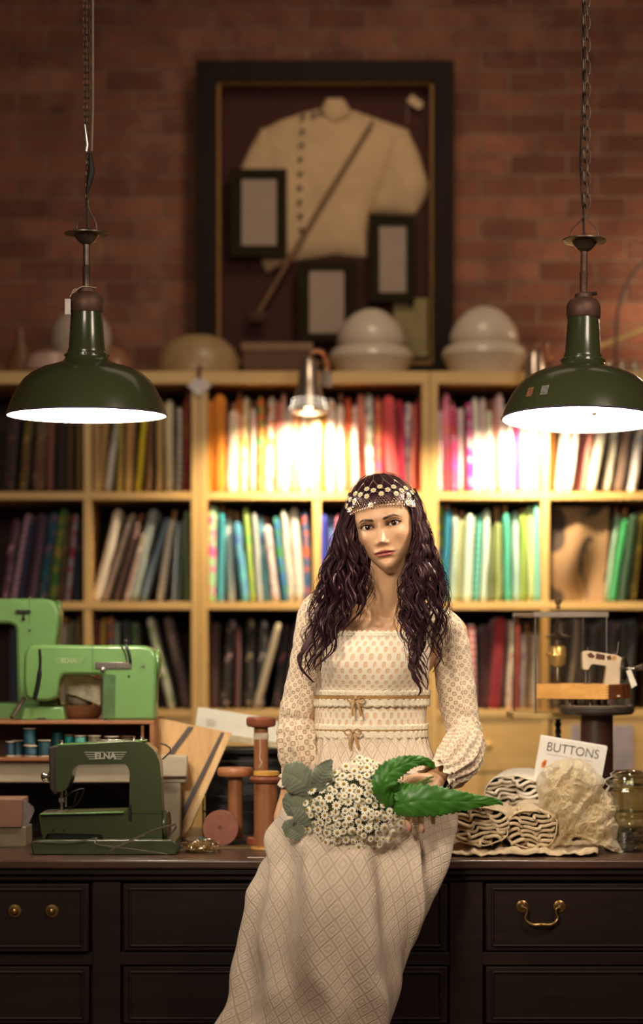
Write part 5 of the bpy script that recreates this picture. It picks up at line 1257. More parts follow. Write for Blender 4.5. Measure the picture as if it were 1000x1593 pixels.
# added chest, dark all over to fill in the shade under the bench
Yx = 5.98
dc = thing('added_shade_chest', 'added dark chest filling in the shade beneath the white bench', 'chest', (P(60,0,Yx).x, Yx, ZC))
part('case', MB().box((P(-128,0,Yx).x, Yx, ZC), (P(248,0,Yx).x, 6.10, P(0,1222,Yx).z)), mat('shade_chest_wood', '1c120e', .6), dc, world=True, bev=.002)
part('lid', MB().box((P(-132,0,Yx).x, Yx-.006, P(0,1222,Yx).z), (P(250,0,Yx).x, 6.11, P(0,1217,Yx).z)), mat('shade_chest_lid', '2a1c16', .5), dc, world=True, bev=.002)

# ================================================================= THE WOMAN
wo = thing('person', 'woman with long dark hair in cream lace dress sitting on the counter, holding a bouquet', 'person', (P(575,0,5.3).x, 5.3, ZC))
# ---------- head frame
yaw = math.radians(9); pit = math.radians(5)
Fv = Vector((-math.sin(yaw), -math.cos(yaw), -math.sin(pit))).normalized()
Uv = Vector((-.165, 0, .986)); Uv = (Uv-Fv*Uv.dot(Fv)).normalized(); Rv = Uv.cross(Fv).normalized()
HO = P(590, 818, 5.125)-Fv*.0875
def H(x, f, z): return HO+Rv*x+Fv*f+Uv*z
def interp(z, zs_, vs_): return np.interp(z, zs_, vs_)
from numpy import exp, abs as nabs, sign, sin, cos, clip
def smooth_interp(z, tab):
    # cubic through table, descending order input
    t = sorted(tab); X = np.array([a for a, b in t]); Yv = np.array([b for a, b in t])
    d = np.gradient(Yv, X); i = np.clip(np.searchsorted(X, z)-1, 0, len(X)-2)
    h = X[i+1]-X[i]; s = (z-X[i])/h
    return (2*s**3-3*s**2+1)*Yv[i]+(s**3-2*s**2+s)*h*d[i]+(-2*s**3+3*s**2)*Yv[i+1]+(s**3-s**2)*h*d[i+1]
zr = np.concatenate([np.linspace(-.124, -.105, 24), np.arange(-.1042, .048, .00075), np.linspace(.049, .112, 40)])
tt = np.linspace(-1, 1, 420); th_ = (tt*.42+.58*tt**3)*PI
Wt = [(.112,.004),(.108,.026),(.098,.046),(.08,.061),(.055,.069),(.03,.0715),(.01,.0705),(-.01,.069),(-.025,.0675),(-.042,.0625),(-.058,.0555),(-.074,.046),(-.088,.035),(-.097,.0265),(-.104,.021),(-.112,.020),(-.124,.020)]
Ft = [(.112,.004),(.108,.022),(.098,.040),(.08,.061),(.06,.0775),(.04,.0875),(.02,.092),(.005,.0885),(-.01,.0865),(-.03,.0885),(-.045,.0895),(-.062,.0895),(-.078,.0855),(-.09,.0855),(-.098,.0815),(-.104,.072),(-.109,.055),(-.114,.035),(-.124,.022)]
Bt = [(.112,.004),(.108,.03),(.098,.055),(.08,.075),(.05,.090),(.02,.092),(-.01,.085),(-.04,.068),(-.07,.05),(-.1,.04),(-.124,.03)]
Z, T = np.meshgrid(zr, th_, indexing='ij')
Wz = smooth_interp(Z, Wt)*.955; Fz = smooth_interp(Z, Ft); Bz = smooth_interp(Z, Bt)
nn = 2.25-.25*clip((-.06-Z)/.04, 0, 1)
X = Wz*sign(sin(T))*nabs(sin(T))**(2/nn); FF = np.where(cos(T) > 0, Fz, Bz)*sign(cos(T))*nabs(cos(T))**(2/nn)
def G(x0, z0, sx, sz): return exp(-((X-x0)/sx)**2-((Z-z0)/sz)**2)
fm = (cos(T) > 0)*clip(cos(T)*2.2, 0, 1)
D = np.zeros_like(X)
# nose
s = clip((.008-Z)/(.008+.0355), 0, 1); ridge = .0200*(s**1.15)*(Z <= .008)*np.where(Z < -.0350, exp(-((Z+.0350)/.0095)**2), 1)
wn = .0054+.0036*s
D += ridge*exp(-nabs(X/wn)**2.2)+.0018*exp(-(X/.006)**2-((Z-.004)/.012)**2)
D += .0030*G(0,-.0350,.0062,.006)
for sg in (-1, 1):
    D += .0085*G(sg*.0112,-.0395,.0046,.0054)
    D -= .0125*G(sg*.0175, .000,.0060,.0085)          # inner corner by the bridge
    D -= .0085*G(sg*.0310,-.0005,.0150,.0090)
    D += .0035*G(sg*.0300,.0160,.0160,.0055)
    D += .0045*G(sg*.0430,-.0240,.0150,.0140)
    D -= .0030*G(sg*.0400,-.0560,.0120,.0150)
    D -= .0010*G(sg*.0270,-.0640,.0050,.0050)
    D -= .0020*G(sg*.0180,-.0470,.0040,.0060)
    D += .0020*G(sg*.0045,-.0555,.0040,.0030)
mid = -.0628+.0012*nabs(X/.024)**2*(-1)
mw = clip(1-(nabs(X)/.0265)**2.6, 0, 1)
D += mw*(.0062*exp(-((Z-mid-.0044)/.0040)**2)+.0080*exp(-((Z-mid+.0052)/.0046)**2)*clip(1-(nabs(X)/.022)**2.4, 0, 1)-.0050*exp(-((Z-mid)/.0013)**2))
D -= .0030*G(0,-.0760,.0160,.0042); D += .0040*G(0,-.0910,.0130,.0100)
D -= .0012*G(0,-.0500,.0026,.0050)
# eyes: almond openings
EX = .0312; EZ = .0
LID = np.zeros_like(X); EYE = np.zeros_like(X, bool)
for sg in (-1, 1):
    u = sg*(X-sg*EX)             # + outward
    k = clip(1-(u/.0150)**2, 0, 1)
    up = EZ+.0060*k**.75+.0014*u/.015; lo = EZ-.0046*k**.8+.0014*u/.015
    ins = (nabs(u) < .0150) & (Z < up) & (Z > lo)
    EYE |= ins
    du = Z-up; dl = lo-Z; near = clip(1.25-(u/.0150)**2, 0, 1)*(nabs(u) < .0168)
    D = D+near*(du > 0)*(.0022*exp(-((du-.0014)/.0018)**2)-.0016*exp(-((du-.0052)/.0011)**2)+.0014*exp(-((du-.0075)/.0022)**2))
    D = D+near*(dl > 0)*(.0014*exp(-((dl-.001)/.0016)**2))
D = np.where(EYE, D-.0100, D)
FF2 = FF+D*fm
# colours
def C(h): return np.array(lin(h)[:3])
skin = C('d4a880'); col = np.ones(X.shape+(3,))*skin
def blend(mask, c):
    global col
    m_ = clip(mask, 0, 1)[..., None]; col = col*(1-m_)+C(c)*m_
blend(.30*(G(-.044,-.034,.016,.014)+G(.044,-.034,.016,.014)), 'b8705a')
blend(.25*G(0,-.034,.010,.010), 'd09078')
for sg in (-1, 1):
    u = sg*(X-sg*EX); k = clip(1-(u/.0150)**2, 0, 1); up = EZ+.0060*k**.75+.0014*u/.015; lo = EZ-.0046*k**.8+.0014*u/.015
    du = Z-up; dl = lo-Z
    ok = exp(-(clip(nabs(u)-.015, 0, 1)/.004)**2)
    blend(.85*ok*(du > -.001)*exp(-(clip(du, 0, 1)/.0060)**2), '5c3428')
    blend(.6*ok*(dl > -.001)*exp(-(clip(dl, 0, 1)/.0042)**2), '6c4030')
    blend(.95*(nabs(u) < .0170)*(du > -.0006)*exp(-(clip(du, 0, 1)/.0013)**2), '120a08')
    blend(.70*(nabs(u) < .0160)*(dl > -.0006)*exp(-(clip(dl, 0, 1)/.0007)**2), '20120e')
    # brow
    bu = sg*X; bz = .0138+.0050*clip((bu-.012)/.024, 0, 1)**.8-.0075*clip((bu-.036)/.014, 0, 1)**1.4
    thk = .0036*clip((bu-.0100)/.004, 0, 1)*clip((.0520-bu)/.018, .12, 1)
    blend(.97*(bu > .010)*(bu < .052)*exp(-((Z-bz)/np.maximum(thk, .0004))**4), '20100c')
    blend(.7*G(sg*.0064,-.0440,.0022,.0013), '3c1c14')  # nostrils: dark spots painted in for the shade of the hollows
up_l = mid+.0078*clip(1-(nabs(X)/.0255)**1.5, 0, 1)-.0008*exp(-(X/.0022)**2); lo_l = mid-.0100*clip(1-(nabs(X)/.0240)**2, 0, 1)**.8
lips = (Z < up_l) & (Z > lo_l) & (nabs(X) < .0252)
col[lips] = C('b4605a'); blend(.35*lips*(Z > mid), '8c3c3c')
blend(.8*(nabs(X) < .0250)*exp(-((Z-mid)/.0009)**2), '50201c')
# lips with blended edge
nr, nc = X.shape
verts = [H(X[i, j], FF2[i, j], Z[i, j]) for i in range(nr) for j in range(nc)]
faces = [(i*nc+j, i*nc+(j+1) % nc, (i+1)*nc+(j+1) % nc, (i+1)*nc+j) for i in range(nr-1) for j in range(nc-1)]
hm = MB(); hm.add(verts, faces, 0, None, [tuple(c) for c in col.reshape(-1, 3)])
# ---------- body: union of tapered capsules, voxel remeshed
bb = MB()
def cap(a, b, ra, rb, n=20):
    a = Vector(a); b = Vector(b); L = (b-a).length; pr_ = []
    for k in range(7): t = PI/2*k/6; pr_.append((ra*math.sin(t), -ra*math.cos(t)))
    for k in range(7): t = PI/2*k/6; pr_.append((rb*math.cos(t), L+rb*math.sin(t)))
    pr_[0] = (1e-4, -ra); pr_[-1] = (1e-4, L+rb)
    bb.lathe(pr_, n, 0, a, b-a, capped=True)
def capP(a, b, ra, rb): cap(P(*a), P(*b), ra, rb)
def ell(c, sx, sy, sz): bb.ball(c, 1, 28, sc=(sx, sy, sz))
nk0 = H(0, .005, -.075); nk1 = P(598, 958, 5.285)
cap(nk0, nk1, .042, .047); cap(H(0,.012,-.07), P(598,930,5.262), .040, .040)
ell(P(598, 1010, 5.30), .128, .082, .10); ell(P(592, 975, 5.295), .105, .066, .045)
ell(P(578, 1110, 5.31), .106, .076, .12); ell(P(577, 1225, 5.36), .150, .108, .115)
capP((575,968,5.285), (508,955,5.29), .036, .040); capP((622,970,5.285), (694,982,5.31), .036, .040)
capP((590,972,5.235), (520,958,5.262), .009, .008); capP((606,974,5.235), (684,980,5.275), .009, .008)
capP((583,970,5.235), (574,900,5.225), .007, .010); capP((611,971,5.235), (624,900,5.235), .007, .010)
# arms
capP((500,958,5.29), (470,1110,5.29), .042, .030); capP((470,1110,5.29), (458,1206,5.29), .031, .021)
capP((700,985,5.31), (722,1138,5.29), .042, .031); capP((722,1138,5.29), (682,1207,5.09), .031, .021)
# image-right hand on the lap
def finger(pts, rs):
    for k in range(len(pts)-1): capP(pts[k], pts[k+1], rs[k], rs[k+1])
capP((682,1207,5.09), (662,1222,5.055), .021, .024); capP((672,1212,5.06), (645,1234,5.02), .018, .016); capP((680,1216,5.055), (668,1240,5.015), .017, .015)
capP((666,1218,5.05), (656,1240,5.012), .022, .017)
finger([(640,1232,5.015),(621,1246,4.985),(613,1264,4.97),(614,1278,4.965)], [.0105,.0090,.0080,.0066])
finger([(648,1238,5.010),(636,1260,4.975),(634,1278,4.962),(637,1291,4.958)], [.0105,.0088,.0078,.0064])
finger([(659,1242,5.010),(654,1264,4.978),(655,1281,4.966),(657,1293,4.962)], [.0105,.0086,.0076,.0063])
finger([(670,1240,5.012),(672,1258,4.985),(673,1270,4.975),(674,1280,4.972)], [.0095,.0076,.0068,.0058])
finger([(664,1212,5.05),(640,1212,5.02),(624,1220,5.00),(612,1226,4.99)], [.014,.0115,.0095,.0075])
# image-left hand on the counter beside the hip
capP((458,1206,5.29), (451,1228,5.285), .021, .023); capP((452,1222,5.285), (440,1250,5.275), .020, .013); capP((455,1225,5.285), (456,1252,5.275), .020, .013); capP((452,1225,5.285), (448,1250,5.275), .022, .014)
finger([(438,1248,5.275),(431,1268,5.268),(430,1284,5.266),(433,1297,5.27)], [.0100,.0082,.0074,.0062])
finger([(446,1253,5.275),(441,1274,5.262),(441,1292,5.26),(444,1306,5.264)], [.0105,.0086,.0077,.0064])
finger([(454,1254,5.275),(452,1276,5.262),(452,1294,5.26),(455,1308,5.264)], [.0105,.0086,.0077,.0064])
finger([(462,1250,5.275),(464,1270,5.265),(465,1286,5.262),(467,1300,5.265)], [.010,.0084,.0075,.0062])
finger([(464,1215,5.28),(474,1232,5.27),(482,1246,5.262),(486,1258,5.26)], [.014,.011,.0095,.0075])
# legs
capP((538,1262,5.33), (478,1392,5.00), .078, .052); capP((618,1262,5.34), (575,1392,5.00), .078, .052)
kl = P(478,1392,5.00); kr = P(575,1392,5.00)
for k_, dx in ((kl, -.05), (kr, -.05)):
    an = k_+Vector((dx, -.02, -.41)); cap(k_, an, .050, .033); cap(an, an+Vector((-.01, -.11, -.10)), .034, .022); cap(an, an+Vector((0, .03, -.05)), .033, .026)
me = bpy.data.meshes.new('tmp'); me.from_pydata([tuple(v) for v in bb.v], [], bb.f)
tmp = bpy.data.objects.new('tmp', me); COL.objects.link(tmp)
rm = tmp.modifiers.new('r', 'REMESH'); rm.mode = 'VOXEL'; rm.voxel_size = .0034
sm_ = tmp.modifiers.new('s', 'SMOOTH'); sm_.factor = .5; sm_.iterations = 5
dg = bpy.context.evaluated_depsgraph_get(); me2 = bpy.data.meshes.new_from_object(tmp.evaluated_get(dg))
bv = np.zeros(len(me2.vertices)*3); me2.vertices.foreach_get('co', bv); bv = bv.reshape(-1, 3)
bf = [tuple(p.vertices) for p in me2.polygons]
bpy.data.objects.remove(tmp); bpy.data.meshes.remove(me); bpy.data.meshes.remove(me2)
sk = tuple(skin*.97)
hm.add([tuple(v) for v in bv], bf, 0, None, sk)
n = N('skin'); at = n.n('Attribute'); at.attribute_name = 'Col'
v = n.coord(); n.base(n.mix(n.math('MULTIPLY', n.noise(v, 60, 3), .12), at.outputs['Color'], lin('a86c50')))
n.p(Roughness=.46); n.b.inputs['Subsurface Weight'].default_value = .08; n.b.inputs['Subsurface Radius'].default_value = (.01, .004, .002)
n.b.inputs['Specular IOR Level'].default_value = .45
n.bump(n.noise(v, 900, 2), .05, .0005)
SKIN = n.m
body = part('body', hm, SKIN, wo, world=True, recalc=False)
body.data.set_sharp_from_angle(angle=math.radians(180)) if hasattr(body.data, 'set_sharp_from_angle') else None
bmx = bmesh.new(); bmx.from_mesh(body.data); bmesh.ops.recalc_face_normals(bmx, faces=bmx.faces); bmx.to_mesh(body.data); bmx.free()
NAIL = mat('nail', 'c88878', .25)
m = MB()
for a, b in (((637,1288,4.951),(637,1293,4.9515)), ((657,1290,4.9555),(657,1295,4.956))):
    p = P(*a); m.ball(p, .0048, 12, sc=(.85, .35, 1.2))
part('fingernail', m, NAIL, wo, world=True)
# eyes
n = N('eye'); at = n.n('Attribute'); at.attribute_name = 'Col'; n.base(at.outputs['Color']); n.p(Roughness=.08); EYEM = n.m
for sg in (-1, 1):
    zc_ = smooth_interp(np.array([0.0]), Ft)[0]
    fx = zc_*(1-(EX/.0673)**2.25)**(1/2.25)
    ec = H(sg*(EX-.0004), fx-.0082-.0135+.0030, EZ+.0004); R_ = .0128
    gaze = (Vector((0, 0, HC+.01))-ec).normalized()
    m = MB(); vs = []; fs = []; cs = []; q_ = Vector((0,0,1)).rotation_difference(gaze)
    nA, nB = 60, 48
    for i in range(nA+1):
        t = PI*(i/nA)**1.0
        for k in range(nB):
            a = 2*PI*k/nB; r0 = R_*(1+.03*math.exp(-(t/.42)**2)); vs.append(ec+q_@Vector((r0*math.sin(t)*math.cos(a), r0*math.sin(t)*math.sin(a), r0*math.cos(t))))
            d = math.degrees(t)
            cs.append(lin('060404')[:3] if d < 11 else (lin('3c2418')[:3] if d < 25 else (lin('1c100c')[:3] if d < 29 else lin('c8b8b0')[:3])))
    for i in range(nA):
        for k in range(nB): fs.append((i*nB+k, (i+1)*nB+k, (i+1)*nB+(k+1) % nB, i*nB+(k+1) % nB))
    m.add(vs, fs, 0, None, cs); part('eye', m, EYEM, wo, world=True)
    # upper lashes
    m = MB()
    for k in range(22):
        u = -.0145+.031*k/21; kk = max(0, 1-(u/.0150)**2); zz0 = EZ+.0060*kk**.75+.0014*u/.015
        fx2 = fx-.006+.002*kk
        p0 = H(sg*(EX+u), fx2+.0020, zz0+.0004); p1 = H(sg*(EX+u*1.25+.001), fx2+.0080, zz0+.0042)
        m.tube([p0, (p0+p1)/2-Uv*.0006, p1], [.0004,.0003,.0001], 4)
    part('eyelashes', m, mat('lash', '0c0806', .5), wo, world=True)

# ---------- hair
n = N('dark_plum_hair'); v = n.coord(); n.base(n.mix(n.noise(v, 90, 2), lin('180d0f'), lin('341c24'))); n.p(Roughness=.38)
n.b.inputs['Specular IOR Level'].default_value = .34; n.b.inputs['Specular Tint'].default_value = (.9, .55, .55, 1)
HAIR = n.m
hr = MB(); rnd = random.Random(11)
# scalp cap of hair
def dome(t, z, off=0):
    """azimuth t (0 front), height z -> point on the hair dome"""
    k = max(0, 1-abs((z-.018)/(.102+off))**2.6)
    a = (.0805+off)*math.sqrt(k); f = (.0985+off)*math.sqrt(k)
    return H(a*math.sin(t), f*math.cos(t)-.006, z)
def hairline(t):
    t = abs(t); return .050-.100*min(1, max(0, (t-.85)/.9))**1.2
vs = []; fs = []; nA, nB = 72, 30
for i in range(nA):
    t = -PI+2*PI*i/nA
    for j in range(nB+1):
        z0_ = hairline(t); z = z0_+(.1199-z0_)*math.sin(PI/2*j/nB); vs.append(dome(t, z))
for i in range(nA):
    for j in range(nB): fs.append((i*(nB+1)+j, ((i+1) % nA)*(nB+1)+j, ((i+1) % nA)*(nB+1)+j+1, i*(nB+1)+j+1))
hr.add(vs, fs)
def strand(pts, r0, r1, n=4):
    k = len(pts); hr.tube(pts, [r0+(r1-r0)*(i/(k-1))**1.6 for i in range(k)], n)
def lock(tab_in, tab_out, Ytab, a, tend, amp, wl, ph, seed, K=14, spread=.0065, core=.0048, tstart=0):
    NP = 40; ti = cr(tab_in, NP); to = cr(tab_out, NP); yt_ = cr([(y,) for y in Ytab], NP)
    cen = []
    for i in range(NP):
        t = tstart+(tend-tstart)*i/(NP-1); f = t*(NP-1); j = min(int(f), NP-2); g = f-j
        I = ti[j]*(1-g)+ti[j+1]*g; O = to[j]*(1-g)+to[j+1]*g; Y = (yt_[j]*(1-g)+yt_[j+1]*g)[0]
        x = I[0]*(1-a)+O[0]*a; y = I[1]*(1-a)+O[1]*a
        w_ = amp*min(1, t*2.2)*math.sin(2*PI*y/wl+ph)
        Y += -.022*math.sin(PI*min(1, max(0, a)))+seed[0]+.006*math.sin(2*PI*y/(wl*.9)+ph*1.7)*min(1, t*3)
        cen.append((x+w_, y, Y))
    C3 = [P(*c) for c in cen]
    if core: hr.tube(C3, [core*(1-.75*(i/(NP-1))**1.5)*(.5+.5*min(1, i/4)) for i in range(NP)], 7, flat=.8)
    for s in range(K):
        an = rnd.random()*2*PI; rr = spread*math.sqrt(rnd.random()); ph2 = rnd.random()*6; fr_ = .5+rnd.random()
        L = int(NP*(.80+.20*rnd.random())); pts = []
        for i in range(L):
            t = i/(NP-1); k = rr*(.75+.5*math.sin(t*5+ph2))*(1-.45*t)
            w2 = .0022*t*math.sin(t*14*fr_+ph2)
            pts.append(C3[i]+Vector((k*math.cos(an)+w2, k*math.sin(an)*.8, .5*k*math.sin(an+1))))
        strand(pts, .00085, .00035, 3)
Lin = [(566,768),(556,796),(554,828),(560,862),(569,892),(568,925),(554,962),(530,1000),(508,1035)]
Lout = [(548,766),(537,797),(527,830),(518,866),(506,902),(494,940),(484,980),(476,1020),(470,1056)]
Rin = [(628,764),(641,792),(647,826),(644,860),(634,890),(627,925),(626,965),(634,1005),(645,1045),(652,1078)]
Rout = [(640,762),(652,790),(662,824),(670,858),(680,890),(687,925),(689,963),(687,1005),(683,1045),(678,1080)]
YLt = [5.215,5.198,5.185,5.175,5.170,5.165,5.155,5.145,5.135]; YRt = [5.225,5.21,5.195,5.185,5.178,5.172,5.16,5.15,5.14,5.13]
for k in range(54):
    a = rnd.random()**.9; te = .70+.34*rnd.random() if a > .25 else .58+.32*rnd.random()
    lock(Lin, Lout, YLt, a, min(te, 1), 5+4*rnd.random(), 66+7*rnd.random(), 1.2+a*1.6+rnd.random()*.45, (rnd.uniform(-.012, .03),))
for k in range(60):
    a = rnd.random(); te = .62+.38*rnd.random()
    if a > .6: te *= .90
    lock(Rin, Rout, YRt, a, min(te, 1), 5+4*rnd.random(), 64+7*rnd.random(), .4+a*1.5+rnd.random()*.45, (rnd.uniform(-.012, .03),))
# outer waves, flyaways and stray tips
for k in range(46):
    lock(Lin, Lout, YLt, 1.0+.12*rnd.random(), .55+.45*rnd.random(), 5+4*rnd.random(), 55+30*rnd.random(), rnd.random()*6, (rnd.uniform(-.01, .02),), K=2, spread=.008, core=0)
    lock(Rin, Rout, YRt, 1.0+.12*rnd.random(), .45+.5*rnd.random(), 5+4*rnd.random(), 55+30*rnd.random(), rnd.random()*6, (rnd.uniform(-.01, .02),), K=2, spread=.008, core=0)
for k in range(5):
    lock(Lin, Lout, YLt, -.05-.15*rnd.random(), .8+.2*rnd.random(), 5, 70, rnd.random()*6, (-.012,), K=2, spread=.004, core=0, tstart=.3)
    lock(Rin, Rout, YRt, -.03-.12*rnd.random(), .8+.2*rnd.random(), 5, 70, rnd.random()*6, (-.012,), K=2, spread=.004, core=0, tstart=.3)
# long curl at image-left, tip curling on the sleeve
for k in range(9):
    o_ = [rnd.uniform(-5, 5) for _ in range(4)]
    hr.tube(crP([P(500+o_[0],940,5.165), P(489+o_[1],975,5.15), P(476+o_[2],1005,5.145), P(466+o_[3],1022,5.145), P(470+o_[0]*.5,1042,5.145), P(480+o_[1]*.5,1054,5.148), P(488+o_[2]*.4,1062,5.15)], 34), [.0030*(1-i/34)+.0004 for i in range(34)], 5)
    hr.tube(crP([P(655+o_[0],980,5.15), P(650+o_[1],1010,5.14), P(640+o_[2],1035,5.137), P(645+o_[3],1055,5.135), P(655+o_[0]*.5,1072,5.135), P(650+o_[1]*.3,1082,5.137)], 34), [.0034*(1-i/34)+.0004 for i in range(34)], 5)
# back curtain behind the neck
for k in range(70):
    x = 545+110*k/69; o_ = rnd.uniform(-4, 4)
    hr.tube(crP([H((x-597)/110*.14, -.055+.0*o_, .03), P(x+o_,860,5.315), P(x+o_*1.4,910,5.33), P(x+o_,960,5.345), P(x-o_,1010,5.385)], 18), [.006]*14+[.005,.004,.003,.001], 6)
hair = part('hair', hr, HAIR, wo, world=True, recalc=False)

# ---------- headpiece
SIL = mat('rose_silver', 'd8b8a4', .25, .85, .05)
hp = MB()
def edge(t): return .0445-.020*min(1.6, abs(t)/1.5)**1.6
OFF = .0035
def ringat(t, z, r=.0034, w=.0007):
    c = dome(t, z, OFF); nrm = (c-H(0, -.006, .018)).normalized(); a = nrm.orthogonal().normalized(); b = nrm.cross(a)
    hp.tube([c+a*r*math.cos(q2)+b*r*math.sin(q2) for q2 in [2*PI*k/12 for k in range(12)]], w, 5, closed=True)
step = .082
nT = int(2*PI/step)
peak = .44
for row in range(9):
    for i in range(nT):
        t = -PI+(i+.5*(row % 2))*step
        if t > PI: continue
        ph_ = (t/peak) % 1.0; tri = 1-abs(ph_-.5)*2      # 1 at the peak
        if row > 1.2+tri*4.6: continue
        ringat(t, edge(t)+.0016+row*.0052)
def daisyat(mb, mi_p, mi_c, c, nrm, r, npet=8, tilt=.12, rot=0):
    a = nrm.orthogonal().normalized(); a = Matrix.Rotation(rot, 3, nrm) @ a; b = nrm.cross(a)
    vs = []; fs = []
    for k in range(npet):
        q2 = 2*PI*k/npet; d = a*math.cos(q2)+b*math.sin(q2); s_ = nrm.cross(d); w_ = r*.62*PI/npet*1.05
        k0 = len(vs)
        vs += [c+d*r*.25-s_*w_*.35, c+d*r*.25+s_*w_*.35, c+d*r*.7+s_*w_+nrm*r*tilt, c+d*r*1.0+s_*w_*.45+nrm*r*tilt*1.1, c+d*r*1.0-s_*w_*.45+nrm*r*tilt*1.1, c+d*r*.7-s_*w_+nrm*r*tilt]
        vs += [x-nrm*r*.07 for x in vs[k0:k0+6]]
        fs += [(k0, k0+1, k0+2, k0+5), (k0+5, k0+2, k0+3, k0+4), (k0+6, k0+11, k0+8, k0+7), (k0+11, k0+10, k0+9, k0+8)]
        for p_, q3 in ((0,1),(1,2),(2,3),(3,4),(4,5),(5,0)): fs.append((k0+p_, k0+q3, k0+6+q3, k0+6+p_))
    mb.add(vs, fs, mi_p)
    Mx = Vector((0,0,1)).rotation_difference(nrm).to_matrix().to_4x4()
    mb.ball(c+nrm*r*.10, r*.36, 10, mi_c, sc=(1,1,.62), M=Mx)
PET = mat('daisy_enamel', 'e8e0c8', .3, .2, .02); YEL = mat('daisy_gold', 'd8b434', .3, .3, .03)
hpo = None; dz_ = []
rows = [(.0285, 0.0), (.0430, .5), (.0560, 0.0), (.0700, .5)]
def dpos(row, i): 
    t = (i+rows[row][1]+.5)*peak*(1 if row < 2 else (1 if row == 2 else 1)); return t
links_done = []
for row, (dz0, sh) in enumerate(rows):
    for i in range(-8, 8):
        t = (i+sh+.5)*peak
        if abs(t) > PI: continue
        z = edge(t)*(1-row*.12)+dz0*(1-.15*min(1, abs(t)/1.5)) if row < 3 else min(.112, edge(t)*.8+dz0)
        z = min(z, .1165)
        if row != 3: dz_.append((t, z))
        if row < 3:
            for s_ in (-.5, .5):
                t2 = t+s_*peak; r2 = row+1
                z2 = edge(t2)*(1-r2*.12)+rows[r2][0]*(1-.15*min(1, abs(t2)/1.5)) if r2 < 3 else min(.112, edge(t2)*.8+rows[r2][0])
                z2 = min(z2, .1165)
                hp.tube([dome(t+(t2-t)*q2, z+(z2-z)*q2, OFF) for q2 in (0,.25,.5,.75,1)], .0008, 5)
ztop = dome(0, .1195, OFF)
for i in range(-8, 8):
    t = (i+1.0)*peak
    if abs(t) > PI: continue
    z = min(.112, edge(t)*.8+rows[3][0])
    hp.tube([dome(t, z+(.1195-z)*q2, OFF) for q2 in (0,.3,.6,.85,1)], .0008, 5)
head_piece = part('headpiece', hp, SIL, wo, world=True, recalc=False)
for (t, z) in dz_:
    if abs(t) > 1.9: continue
    c = dome(t, z, OFF+.0015); nrm = (c-H(0,-.006,.018)).normalized()
    dm = MB(); daisyat(dm, 0, 1, c, nrm, .0068, 8, .12, rnd.random()); part('daisy_charm', dm, [PET, YEL], head_piece, world=True, recalc=False)
for (t, z) in ((-.12, edge(-.12)+.006), (-1.2, edge(1.2)+.004), (.95, edge(.95)+.006), (-.85, edge(.85)+.012)):
    c = dome(t, z, OFF+.002); nrm = (c-H(0,-.006,.018)).normalized()
    dm = MB(); daisyat(dm, 0, 1, c, nrm, .0066, 8, .12, rnd.random()); part('daisy_charm', dm, [PET, YEL], head_piece, world=True, recalc=False)

# ---------- dress
def lace(name, c_hi, c_lo, p, q_, kind, rough=.8, thr=.30, bump=.6):
    n = N(name); uv = n.n('TexCoord').outputs['UV']; sp = n.n('SeparateXYZ'); n.l(uv, sp.inputs[0])
    wob = n.noise(uv, 60, 2)
    u = n.math('MULTIPLY_ADD', wob, .0012, sp.outputs[0]); v = n.math('MULTIPLY_ADD', wob, -.0012, sp.outputs[1])
    if kind == 'oval':
        f = n.math('MULTIPLY', n.math('COSINE', n.math('MULTIPLY', u, 2*PI/p)), n.math('COSINE', n.math('MULTIPLY', v, 2*PI/q_)))
        hole = n.ramp(f, [(thr, (0,0,0)), (min(.99, thr+.16), (1,1,1))])
    elif kind == 'ring':
        f = n.math('MULTIPLY', n.math('COSINE', n.math('MULTIPLY', u, 2*PI/p)), n.math('COSINE', n.math('MULTIPLY', v, 2*PI/q_)))
        hole = n.ramp(f, [(.14, (0,0,0)), (.28, (.85,.85,.85)), (.46, (.85,.85,.85)), (.62, (.12,.12,.12)), (.9, (.25,.25,.25))])
    else:
        a = n.math('ADD', n.math('MULTIPLY', u, 1/p), n.math('MULTIPLY', v, 1/q_)); b = n.math('SUBTRACT', n.math('MULTIPLY', u, 1/p), n.math('MULTIPLY', v, 1/q_))
        sa = n.math('ABSOLUTE', n.math('SINE', n.math('MULTIPLY', a, PI))); sb_ = n.math('ABSOLUTE', n.math('SINE', n.math('MULTIPLY', b, PI)))
        mn = n.math('MINIMUM', sa, sb_)
        line = n.ramp(mn, [(.05, (.85,.85,.85)), (.30, (0,0,0))])
        inner = n.ramp(mn, [(.60, (0,0,0)), (.70, (.45,.45,.45)), (.86, (.45,.45,.45)), (.92, (0,0,0))])
        hole = n.math('MAXIMUM', line, inner)
    fine = n.math('MULTIPLY', n.math('SINE', n.math('MULTIPLY', u, 2*PI/.0021)), n.math('SINE', n.math('MULTIPLY', v, 2*PI/.0021)))
    fz = n.math('MULTIPLY_ADD', fine, .5, .5)
    n.base(n.mix(n.math('MULTIPLY', hole, 1.0), n.mix(n.math('MULTIPLY', fz, .18), lin(c_hi), lin(c_lo)), lin(c_lo)))
    n.p(Roughness=rough); n.b.inputs['Sheen Weight'].default_value = .25
    h = n.math('MULTIPLY_ADD', fz, .25, n.math('MULTIPLY', hole, -1.0)); n.bump(h, bump, .0015)
    return n.m
LB = lace('bodice_lace', 'f4e8d2', 'e6c29e', .0185, .0280, 'oval', thr=.24, bump=.9)
LS = lace('sleeve_lace', 'ecd8bc', '94663f', .0170, .0215, 'ring', bump=.9)
LK = lace('skirt_lace', 'e4d2bc', 'c8ae96', .030, .036, 'diamond', bump=.9)
TRIM = mat('lace_trim', 'f0e4cc', .8, 0, .08, 200, .5, 300)
RIB = mat('tan_ribbon', 'b08c5c', .35, 0, .05)
